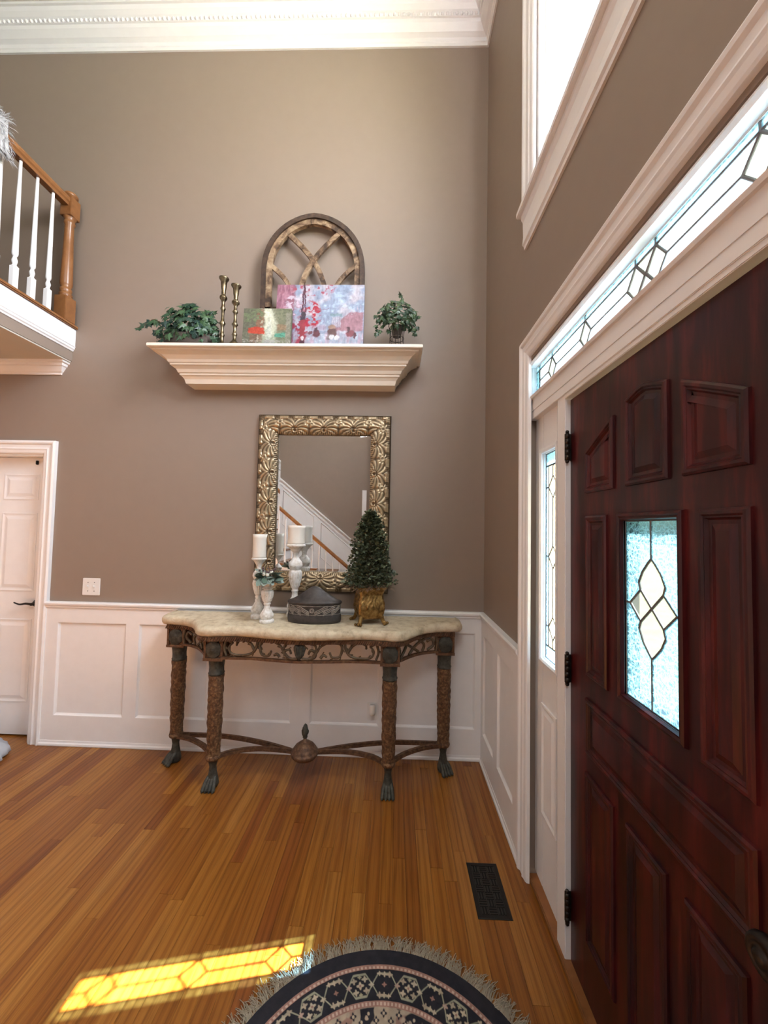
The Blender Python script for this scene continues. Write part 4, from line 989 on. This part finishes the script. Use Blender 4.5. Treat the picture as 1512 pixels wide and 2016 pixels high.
# blocks with rosettes, legs, feet
def block(x, y, sides):
    mb = MB(); s_ = .056; z0, z1 = .752, .872
    for dx, dy in ((1, 1), (1, -1), (-1, 1), (-1, -1)): mb.box((x + dx * s_, y + dy * s_, z0), (x + dx * (s_ - .012), y + dy * (s_ - .012), z1))
    mb.box((x - s_ - .002, y - s_ - .002, z0 - .006), (x + s_ + .002, y + s_ + .002, z0 + .010)); mb.box((x - s_ - .002, y - s_ - .002, z1 - .010), (x + s_ + .002, y + s_ + .002, z1 + .004))
    mb.box((x - s_ + .008, y - s_ + .008, z0), (x + s_ - .008, y + s_ - .008, z1))
    b_ = mb.build('corner_block', IRON, TB)
    for dx, dy in sides:
        q = MB(); q.lathe([(.001, .013), (.010, .016), (.013, .011), (.018, .013), (.022, .009), (.030, .011), (.034, .007), (.042, .010), (.046, .006), (.047, -.004), (.001, -.004)], n=24, rf=lambda th, z, r: .0018 * math.sin(th * 8) * (r > .015), sy=1.12)
        q.move(lambda v: Vector((x + (dx * (s_ - .008 + v.z) if dx else v.x), y + (dy * (s_ - .008 + v.z) if dy else v.x * 1), (z0 + z1) / 2 + v.y)))
        q.build('rosette', VERD, b_)
def leg(x, y, ang):
    cap = MB(); cap.lathe([(.030, .650), (.043, .652), (.046, .662), (.041, .668), (.040, .695), (.043, .725), (.048, .742), (.048, .750), (.030, .750)], n=24, rf=lambda th, z, r: .0022 * abs(math.sin(th * 6)) if .665 < z < .735 else 0)
    shaft = MB(); pr_ = [( .0400 - .006 * (1 - k / 70.) + .002 * math.sin(PI * k / 70), .185 + .467 * k / 70) for k in range(71)]
    shaft.lathe(pr_, n=32, rf=lambda th, z, r: .0052 * abs(math.sin(th * 4 + 34 * z)) * abs(math.sin(th * 4 - 34 * z)) + .0025 * noise.noise(Vector((th * 4, z * 40, x))))
    shaft.lathe([(.03, .160), (.040, .162), (.043, .172), (.040, .183), (.035, .188), (.03, .188)], n=24)
    foot = MB(); foot.lathe([(.026, .165), (.027, .150), (.023, .138), (.019, .118), (.022, .09), (.028, .060), (.034, .034), (.036, .016), (.030, .002), (.001, .0)], n=20, rf=lambda th, z, r: .0018 * math.sin(th * 9) if .05 < z < .15 else 0)
    for k in range(4):
        o_ = (k - 1.5) * .0165; foot.tube(smooth_path([(o_ * .7, -.008, .060), (o_ * 1.0, -.030, .044), (o_ * 1.15, -.046, .024), (o_ * 1.25, -.056, .011)], 4), lambda t: .0125 - .002 * t, 8); foot.ball((o_ * 1.25, -.057, .011), .0107, 7); foot.tube([(o_ * 1.25, -.062, .014), (o_ * 1.28, -.070, .004)], lambda t: .005 * (1 - .6 * t), 5)
    foot.ball((0, .012, .016), .028, 8, (1, .9, .55))
    ca, sa = math.cos(ang), math.sin(ang)
    tf = lambda v: Vector((x + v.x * ca - v.y * sa, y + v.x * sa + v.y * ca, v.z))
    l = shaft.move(tf).build('leg', BARK, TB); cap.move(tf).build('capital', VERD, l); foot.move(tf).build('claw_foot', VERD, l)
LEGS = [(-.515, -.355, 0), (.520, -.355, 0), (-.868, -.135, -.6), (.868, -.135, .45)]
for x, y, a_ in LEGS:
    block(x, y, [(0, -1), (1 if x > 0 else -1, 0)]); leg(x, y, a_)
# stretchers, dome, finial
FC = (.012, -.285)
def stretch(pts):
    q = MB(); sp_ = smooth_path(pts, 8); q.rect_sweep(sp_, .030, .014); q.rect_sweep([(p_.x, p_.y, p_.z + .010) for p_ in sp_], .016, .008); q.build('stretcher', IRON, TB)
for s_ in (1, -1):
    stretch([(s_ * .50, -.350, .165), (s_ * .42, -.300, .170), (s_ * .28, -.262, .170), (s_ * .12, -.265, .168), (s_ * .05, -.275, .168)])
    stretch([(s_ * .855, -.150, .165), (s_ * .74, -.185, .168), (s_ * .62, -.255, .168), (s_ * .535, -.335, .165)])
    stretch([(s_ * .855, -.120, .160), (s_ * .55, -.135, .166), (s_ * .30, -.185, .166), (s_ * .08, -.262, .166)])
q = MB(); q.lathe([(.001, .140), (.050, .140), (.070, .150), (.080, .162), (.083, .172), (.080, .182), (.074, .184), (.073, .193), (.066, .203), (.062, .204), (.058, .214), (.046, .223), (.043, .224), (.036, .231), (.022, .237), (.012, .240), (.010, .262), (.001, .262)], (FC[0], FC[1], 0), 36); q.build('dome', IRON, TB)
q = MB(); q.lathe([(.010, .258), (.015, .264), (.013, .272), (.018, .285), (.020, .300), (.016, .318), (.009, .334), (.001, .345)], (FC[0], FC[1], 0), 24, rf=lambda th, z, r: .0035 * math.sin(th * 4 + z * 110) * (.27 < z < .34)); q.build('finial', VERD, TB)

# ================================================================== THINGS ON THE TABLE
TZ = .950
def candle_mesh(t, r, z0, h, flare=.003):
    q = MB(); pr_ = [(.001, z0), (r * 1.02, z0), (r, z0 + .01), (r * .97, z0 + h * .5), (r, z0 + h * .85), (r + flare, z0 + h), (r - .004, z0 + h - .001), (r - .010, z0 + h - .012), (.001, z0 + h - .014)]
    q.lathe(pr_, n=28, rf=lambda th, z, rr: .0013 * math.sin(th * 5 + z * 20) + (.0015 * math.sin(th * 3) if z > z0 + h * .9 else 0)); q.build('candle', WAX, t)
    q = MB(); q.tube([(0, 0, z0 + h - .014), (.001, 0, z0 + h - .002)], .0012, 5); q.build('wick', DARK, t)
ped2 = [(.001, 0), (.043, 0), (.045, .005), (.045, .017), (.040, .023), (.034, .027), (.041, .040), (.043, .052), (.037, .068), (.026, .084), (.018, .098), (.016, .118), (.020, .128), (.017, .134), (.024, .150), (.033, .178), (.038, .205), (.037, .222), (.030, .230), (.034, .238), (.041, .252), (.038, .268), (.026, .282), (.016, .292), (.015, .302)]
ped = [(.001, 0), (.043, 0), (.045, .006), (.045, .020), (.041, .028), (.034, .032), (.040, .045), (.042, .060), (.036, .085), (.026, .105), (.019, .125), (.017, .150), (.022, .165), (.020, .175), (.026, .190), (.034, .225), (.038, .262), (.036, .278)]
def holder(x, y, h, k, label, cupr, cnd):
    t = thing('candle_holder', (x, y, TZ), label, 'candle holder', 'distressed white candle holders')
    f_ = h / .36
    q = MB(); fl = lambda th, z, r: .0042 * (abs(math.sin(th * 7)) - .5) if (.14 if cnd else .18) * f_ < z < (.215 if cnd else .275) * f_ else (.0022 * math.sin(th * 6 + z * 120) * math.sin(z * 150) if .04 * f_ < z < .12 * f_ else 0)
    prf = [(r * k, z * f_) for r, z in (ped2 if cnd else ped)] + ([(.020 * k, .318 * f_)] if cnd else [(.024 * k, .288 * f_), (.034 * k, .300 * f_), (.020 * k, .312 * f_), (.024 * k, .325 * f_)]) + [(cupr * .75, .340 * f_), (cupr * .92, .348 * f_)]
    # denser rings for the carved body
    pd = []
    for i in range(len(prf) - 1):
        for k_ in range(3): pd.append((prf[i][0] + (prf[i + 1][0] - prf[i][0]) * k_ / 3, prf[i][1] + (prf[i + 1][1] - prf[i][1]) * k_ / 3))
    q.lathe(pd + [prf[-1]], n=84, rf=fl); q.build('pedestal', DISTW, t)
    q = MB(); q.lathe([(cupr * .9, .345 * f_), (cupr, .347 * f_), (cupr + .003, .353 * f_), (cupr, .360 * f_), (.001, .360 * f_)], n=36, rf=lambda th, z, r: .0015 * math.sin(th * 18) * (r > cupr * .8)); q.build('drip_plate', DISTW, t)
    if cnd: candle_mesh(t, cnd[0], h, cnd[1])
    return t
A_ = dict(a=(-1.486, -.200), b=(-1.268, -.128), c=(-1.392, -.300))
holder(*A_['a'], .385, .93, 'slim white candle holder with ivory candle, left end of the group', .045, (.042, .150))
holder(*A_['b'], .475, 1.12, 'tallest white candle holder with ivory candle in front of the mirror', .060, (.056, .122))
tC = holder(*A_['c'], .250, .98, 'short white candle holder topped with sage leaves and berries', .040, None)
OL = oval_leaf(1, .62).data('leaf', SAGE); rn = random.Random(21)
for k in range(40):
    th = 2 * PI * k / 40 + rn.uniform(-.2, .2); el = rn.uniform(-.35, .6); place_leaf(OL, tC, 'leaf', (.02 * math.cos(th), .02 * math.sin(th), .258 + rn.uniform(0, .035)), (math.cos(th), math.sin(th) * .8, el), rn.uniform(-.6, .6), rn.uniform(.055, .090))
q = MB()
for k in range(26):
    th = rn.uniform(0, 2 * PI); r_ = rn.uniform(.02, .06); q.ball((r_ * math.cos(th) - .01, r_ * math.sin(th), .290 + rn.uniform(0, .045)), rn.uniform(.005, .008), 5)
q.build('dark_berries', flat('mauve_berry', (.12, .07, .075), .6), tC)
for k, (x, y, z) in enumerate(((-.012, -.045, .298), (.012, -.048, .294), (.03, -.03, .310))): MB().ball((x, y, z), .011, 7).build('white_berry', flat('white_berry', (.7, .68, .6), .5), tC)

# dark oval box
BXT = thing('carved_box', (-1.110, -.245, TZ), 'dark carved oval box with peaked lid in front of the mirror', 'box'); 
q = MB(); q.lathe([(.001, 0), (.155, 0), (.165, .004), (.168, .02), (.168, .045), (.163, .052), (.163, .112), (.168, .118), (.001, .118)], n=56, sy=.50); q.build('box_body', BOXW, BXT)
q = MB(); q.lathe([(.001, .117), (.170, .117), (.172, .124), (.166, .132), (.140, .140), (.105, .158), (.070, .182), (.040, .204), (.018, .216), (.001, .220)], n=56, sy=.50); q.build('lid', BOXW, BXT)
q = MB()
def onbox(u, v, e=.002):   # u angle from the front, v height
    th = -PI / 2 + u; r_ = .163 + e; return (r_ * math.cos(th), r_ * math.sin(th) * .5, v)
for s_ in (1, -1):
    for a_, b_ in ((.10, .62), (.42, .98), (.78, 1.36)):
        for off in (0, .012, .024): q.tube([onbox(s_ * (a_ + (b_ - a_) * t / 12), .060 + off * .8 + .030 * (.5 - .5 * math.cos(PI * t / 12)) - (.006 if t < 2 else 0)) for t in range(13)], .0030, 5)
        q.tube([onbox(s_ * (a_ + .05 + .05 * math.cos(t * .55)), .068 + .009 * math.sin(t * .55)) for t in range(12)], .0022, 5)
q.tube([onbox(.075 * math.cos(t * PI / 8), .082 + .013 * math.sin(t * PI / 8)) for t in range(17)], .0025, 5); q.tube([onbox(.04 * math.cos(t * PI / 8), .082 + .007 * math.sin(t * PI / 8)) for t in range(17)], .002, 5)
for z in (.056, .108): q.tube([onbox(-1.5 + 3.0 * t / 40, z) for t in range(41)], .002, 4)
q.build('carved_band', BOXL, BXT)

# gold planter with boxwood topiary
TP = thing('topiary', (-.770, -.235, TZ + .002), 'cone-shaped boxwood topiary in old gold footed planter', 'plant'); TP.rotation_euler = (0, 0, .32)
def sq(th, p=5.0): return 1 / ((abs(math.cos(th)) ** p + abs(math.sin(th)) ** p) ** (1 / p))
q = MB(); prf = [(.001, .030), (.058, .030), (.070, .036), (.080, .055), (.086, .085), (.084, .110), (.076, .135), (.074, .150), (.082, .170), (.098, .186), (.102, .190), (.096, .190), (.078, .170), (.001, .165)]
prf = [(a_, .03 + (b_ - .03) * 1.24) for a_, b_ in prf]
prf2 = []
for i in range(len(prf) - 1):
    for k in range(4): t = k / 4; prf2.append((prf[i][0] * (1 - t) + prf[i + 1][0] * t, prf[i][1] * (1 - t) + prf[i + 1][1] * t))
prf2.append(prf[-1])
def potrf(th, z, r):
    if r < .03: return 0
    a_ = (th + PI / 4) % (PI / 2) - PI / 4   # angle within a face
    base_ = r * (sq(th) - 1); corner = abs(a_) / (PI / 4)
    bump_ = .006 * math.exp(-((corner - .92) / .08) ** 2)
    d = math.hypot(a_ * .09, (z - .112)); bump_ += .0055 * math.exp(-((d - .030) / .005) ** 2) + .006 * math.exp(-(d / .012) ** 2) + .003 * math.sin(a_ * 26) * math.sin(z * 160) * (.05 < z < .18)
    sc_ = .006 * math.cos(th * 8) * max(0, (z - .20) / .03)
    return base_ + bump_ + sc_
q.lathe(prf2, n=120, rf=potrf); q.build('planter', GOLDP, TP)
for k in range(4):
    th = PI / 4 + k * PI / 2; c_, s_ = math.cos(th), math.sin(th)
    q = MB(); q.tube(smooth_path([(.075 * c_ * 1.2, .075 * s_ * 1.2, .052), (.098 * c_, .098 * s_, .030), (.108 * c_, .108 * s_, .014), (.126 * c_, .126 * s_, .009)], 4), lambda t: .014 - .004 * t, 10)
    for o_ in (-.3, 0, .3): q.ball((.124 * math.cos(th + o_ * .5), .124 * math.sin(th + o_ * .5), .009), .0088, 6)
    q.build('claw_foot', BRONZE if False else GOLDP, TP)
q = MB()
for k in range(420):
    th = rn.uniform(0, 2 * PI); r_ = rn.uniform(.03, .105); p_ = Vector((r_ * sq(th) * math.cos(th), r_ * sq(th) * math.sin(th), .218 + rn.uniform(0, .02)))
    d = Vector((math.cos(th) * .8 + rn.uniform(-.9, .9), math.sin(th) * .8 + rn.uniform(-.9, .9), rn.uniform(-.2, .6))) * .022; q.tube([p_, p_ + d, p_ + d * 1.7 + Vector((rn.uniform(-.01, .01), rn.uniform(-.01, .01), -.012))], .0013, 3)
tag(q.build('dried_moss', MOSS, TP), kind='stuff')
q = MB(); q.tube([(0, 0, .20), (0, 0, .64)], lambda t: .010 - .007 * t, 8)
for k in range(46):
    th = rn.uniform(0, 2 * PI); z = rn.uniform(.24, .62); R_ = .105 * (1 - (z - .24) / .46) ** .8; q.tube([(0, 0, z - .03), (R_ * .9 * math.cos(th), R_ * .9 * math.sin(th), z + .02)], .0016, 4)
q.build('stem', STEM, TP)
q = MB(); lf = [(0, 0), (.42, .3), (.5, .62), (.25, .95), (-.25, .95), (-.5, .62), (-.42, .3)]
for k in range(5200):
    z = .225 + .465 * rn.random() ** 1.25; f_ = (z - .225) / .465
    R_ = (.135 if f_ > .12 else .115 + .16 * f_) * (1 - f_) ** .62 + .014; R_ *= 1 + .13 * math.sin(z * 60 + 3 * math.sin(z * 23)); th = rn.uniform(0, 2 * PI); r_ = R_ * rn.uniform(.30, 1.14)
    p_ = Vector((r_ * math.cos(th), r_ * .9 * math.sin(th), z + rn.uniform(-.01, .01))); s_ = rn.uniform(.013, .020)
    M3 = orient((math.cos(th) + rn.uniform(-.6, .6), math.sin(th) + rn.uniform(-.6, .6), rn.uniform(-.5, .9)), rn.uniform(-1.2, 1.2)).to_matrix()
    q.add([p_ + M3 @ Vector((x * s_, y * s_, -abs(x) * .2 * s_)) for x, y in lf], [tuple(range(7))])
tag(q.build('foliage', BOXLF, TP), kind='stuff')

# ================================================================== FLOOR THINGS
# register
VT = thing('floor_register', (-.1895, -.917, 0), 'black iron floor register with basketweave grille beside the wainscot', 'floor vent'); VT.rotation_euler = (0, 0, .0)
mb = MB(); hx, hy = .069, .126
ring = [(0, 0), (.0, .002), (.004, .0035), (.017, .0035), (.018, .001)]
mb.grid([[(u, v, h) for u, v in offset_poly(rect(-hx, hx, -hy, hy), i)] for i, h in ring], close_u=True, caps=False, smooth=False)
mb.build('rim', VENT, VT)
MB().box((-hx + .015, -hy + .015, .0004), (hx - .015, hy - .015, .0009)).build('duct_shadow', DARK, VT)
mb = MB(); gx, gy = hx - .018, hy - .018; nx_, ny_ = 3, 7
px_, py_ = 2 * gx / nx_, 2 * gy / ny_
for i in range(nx_):
    for j in range(ny_):
        cx_, cy_ = -gx + px_ * (i + .5), -gy + py_ * (j + .5)
        if (i + j) % 2:
            for k in (-1, 0, 1): mb.box((cx_ - px_ * .46, cy_ + k * py_ * .34 - .0022, .0009), (cx_ + px_ * .46, cy_ + k * py_ * .34 + .0022, .0032))
        else:
            for k in (-1, 0, 1): mb.box((cx_ + k * px_ * .34 - .0022, cy_ - py_ * .46, .0009), (cx_ + k * px_ * .34 + .0022, cy_ + py_ * .46, .0032))
for i in range(nx_ + 1): mb.box((-gx + i * px_ - .0012, -gy, .0009), (-gx + i * px_ + .0012, gy, .0028))
mb.build('grille', flat('grille_iron', (.035, .030, .026), .5, .3), VT)

# rug
RG = thing('round_rug', (-.625, -1.692, 0), 'round navy, cream and rose patterned rug with cream fringe', 'rug')
RR = .520
nr, na = 300, 1500
r_ = np.linspace(.0, RR, nr)[:, None]; th = np.linspace(0, 2 * PI, na, endpoint=False)[None, :]; r2 = r_ + 0 * th; t2 = th + 0 * r_
navy = np.array((.028, .029, .038)); cream = np.array((.50, .44, .34)); rose = np.array((.34, .20, .17)); sand = np.array((.40, .33, .26))
c = np.ones((nr, na, 3)) * sand; e = RR - r2                           # distance from the edge
c = put(c, np.clip((.055 - e) / .002, 0, 1), navy)
c = put(c, (e > .050) * (e < .064), rose); c = put(c, (e > .054) * (e < .061) * (np.sin(t2 * 210) > -.1), (.55, .42, .36))
c = put(c, (e > .064) * (e < .150), navy)
nrep = 16; ph = t2 * nrep / (2 * PI); fph = ph % 1.0; band = (e - .107) / .043
wav = .74 * np.abs(((ph * 1.0) % 1.0) - .5) * 2 * 2 - .74; wav = np.clip(wav * 1.9, -.72, .72)
c = put(c, np.clip((.10 - np.abs(band - wav)) / .05, 0, 1), (.33, .34, .26)); c = put(c, np.clip((.10 - np.abs(band + wav)) / .05, 0, 1), (.33, .34, .26))
def dab(c, cu, cb, ru, rb, colr, rep=nrep, petals=0):
    fu = ((t2 * rep / (2 * PI) - cu + .5) % 1.0 - .5) * (2 * PI / rep) * RR * .80; fb = (e - cb)
    rr_ = np.hypot(fu / ru, fb / rb)
    if petals: rr_ = rr_ / (1 + .32 * np.cos(petals * np.arctan2(fb, fu)))
    return put(c, np.clip((1 - rr_) / .25, 0, 1), colr)
for cu, cb, s_, colr in ((.5, .107, .011, cream), (.40, .090, .009, cream), (.60, .124, .009, cream), (.38, .122, .009, (.42, .36, .28)), (.62, .092, .009, (.42, .36, .28)), (.27, .107, .008, cream), (.73, .107, .008, (.45, .33, .28)), (.5, .132, .006, (.36, .34, .24)), (.5, .083, .006, (.36, .34, .24)),
                         (.0, .078, .008, cream), (.0, .136, .008, cream), (.10, .136, .009, (.42, .36, .28)), (.90, .078, .009, (.42, .36, .28)), (.10, .076, .007, cream), (.90, .138, .007, cream), (.0, .107, .007, rose)):
    c = dab(c, cu, cb, s_, s_ * .9, colr, petals=4)
c = dab(c, .5, .107, .004, .004, rose)
c = put(c, (e > .150) * (e < .166), rose); c = put(c, (e > .154) * (e < .162) * (np.sin(t2 * 190) > -.1), (.55, .42, .36))
X_ = (r2 * np.cos(t2)) / (2 * RR) + .5; Y_ = (r2 * np.sin(t2)) / (2 * RR) + .5
n1 = vnoise(X_, Y_, 26, 5, 3); n2 = vnoise(X_, Y_, 60, 6, 2); inn = np.clip((e - .166) / .002, 0, 1)
c = put(c, inn, (.40, .34, .27)); c = put(c, inn * sm(n1, .55, .62) * .8, (.30, .17, .15)); 
c = put(c, inn * sm(vnoise(X_, Y_, 17, 15, 3), .56, .60), navy); c = put(c, inn * sm(vnoise(X_, Y_, 44, 16, 2), .60, .66), (.46, .38, .30))
for cb, rep, of in ((.182, 44, .0), (.200, 44, .5), (.225, 24, .0), (.250, 24, .5)):
    c = put(c, inn * 0, navy); c = dab(c, of, cb, .011, .010, (.030, .032, .045), rep, 4); c = dab(c, of, cb, .0055, .005, (.50, .42, .32), rep)
c = dab(c, .25, .24, .035, .028, (.03, .03, .045), 6, 5); c = dab(c, .25, .24, .018, .015, (.48, .36, .30), 6, 5); c = dab(c, .25, .24, .006, .006, (.06, .04, .05), 6)
c = put(c, inn * (e > .30) * (e < .31), navy); c = put(c, (e > .34) * sm(n1, .45, .5) * .8, navy)
c = c * (.80 + .4 * n2[..., None])
mb = MB(); hh = .0085 + .0012 * (vnoise(X_, Y_, 90, 8, 2) - .5)
hh[-1] = .0005; hh[-2] = .006
xs = (r2 * np.cos(t2)); ys = (r2 * np.sin(t2))
verts = np.stack([xs, ys, hh], -1).reshape(-1, 3)
idx = np.arange(nr * na).reshape(nr, na); fa = np.stack([idx[:-1], np.roll(idx[:-1], -1, 1), np.roll(idx[1:], -1, 1), idx[1:]], -1).reshape(-1, 4)
me = bpy.data.meshes.new('rug_pile'); me.from_pydata(verts.tolist(), [], fa.tolist()); RUGM = mat_attr('rug_wool', .95, bs=.5, bscale=500, spec=.1); me.materials.append(RUGM)
at = me.color_attributes.new('Col', 'FLOAT_COLOR', 'POINT'); cc = np.ones((nr * na, 4), dtype=np.float32); cc[:, :3] = np.clip(c, 0, 1).reshape(-1, 3); at.data.foreach_set('color', cc.ravel())
o = bpy.data.objects.new('rug_pile', me); COL.objects.link(o); o.parent = RG
mb = MB(); rn = random.Random(31)
for k in range(3400):
    clump = round(rn.uniform(0, 240)) / 240 * 2 * PI; a_ = clump + rn.gauss(0, .010); L = rn.uniform(.03, .062); cl = math.sin(clump * 91) * .35 + .2 * math.sin(clump * 37)
    r0 = RR - .006; p0 = Vector((r0 * math.cos(a_), r0 * math.sin(a_), .006)); d = Vector((math.cos(a_ + cl + rn.gauss(0, .25)), math.sin(a_ + cl + rn.gauss(0, .25)), 0)); sd_ = Vector((-d.y, d.x, 0)) * rn.gauss(0, .004)
    mb.tube([p0, p0 + d * L * .35 + Vector((0, 0, rn.uniform(.001, .008))), p0 + d * L * .75 + sd_ + Vector((0, 0, rn.uniform(-.003, .006))), p0 + d * L + sd_ * 2 + Vector((0, 0, -.0035))], .0011, 3)
tag(mb.build('fringe', flat('cream_wool_fringe', (.42, .37, .29), .95), RG), kind='stuff')

# pale pouf / blanket edge at far left
PF = thing('blanket_heap', (-3.405, -.245, 0), 'heap of pale blue-grey blanket on floor at left frame edge', 'blanket')
q = MB(); q.lathe([(.001, .0), (.28, .0), (.31, .02), (.30, .05), (.24, .085), (.12, .11), (.001, .115)], n=64, rf=lambda th, z, r: (.012 * math.sin(th * 9 + 3 * math.sin(th * 4)) + .006 * math.sin(th * 23)) * (r > .05), sy=.7)
q.build('folded_blanket', BLANK, PF)
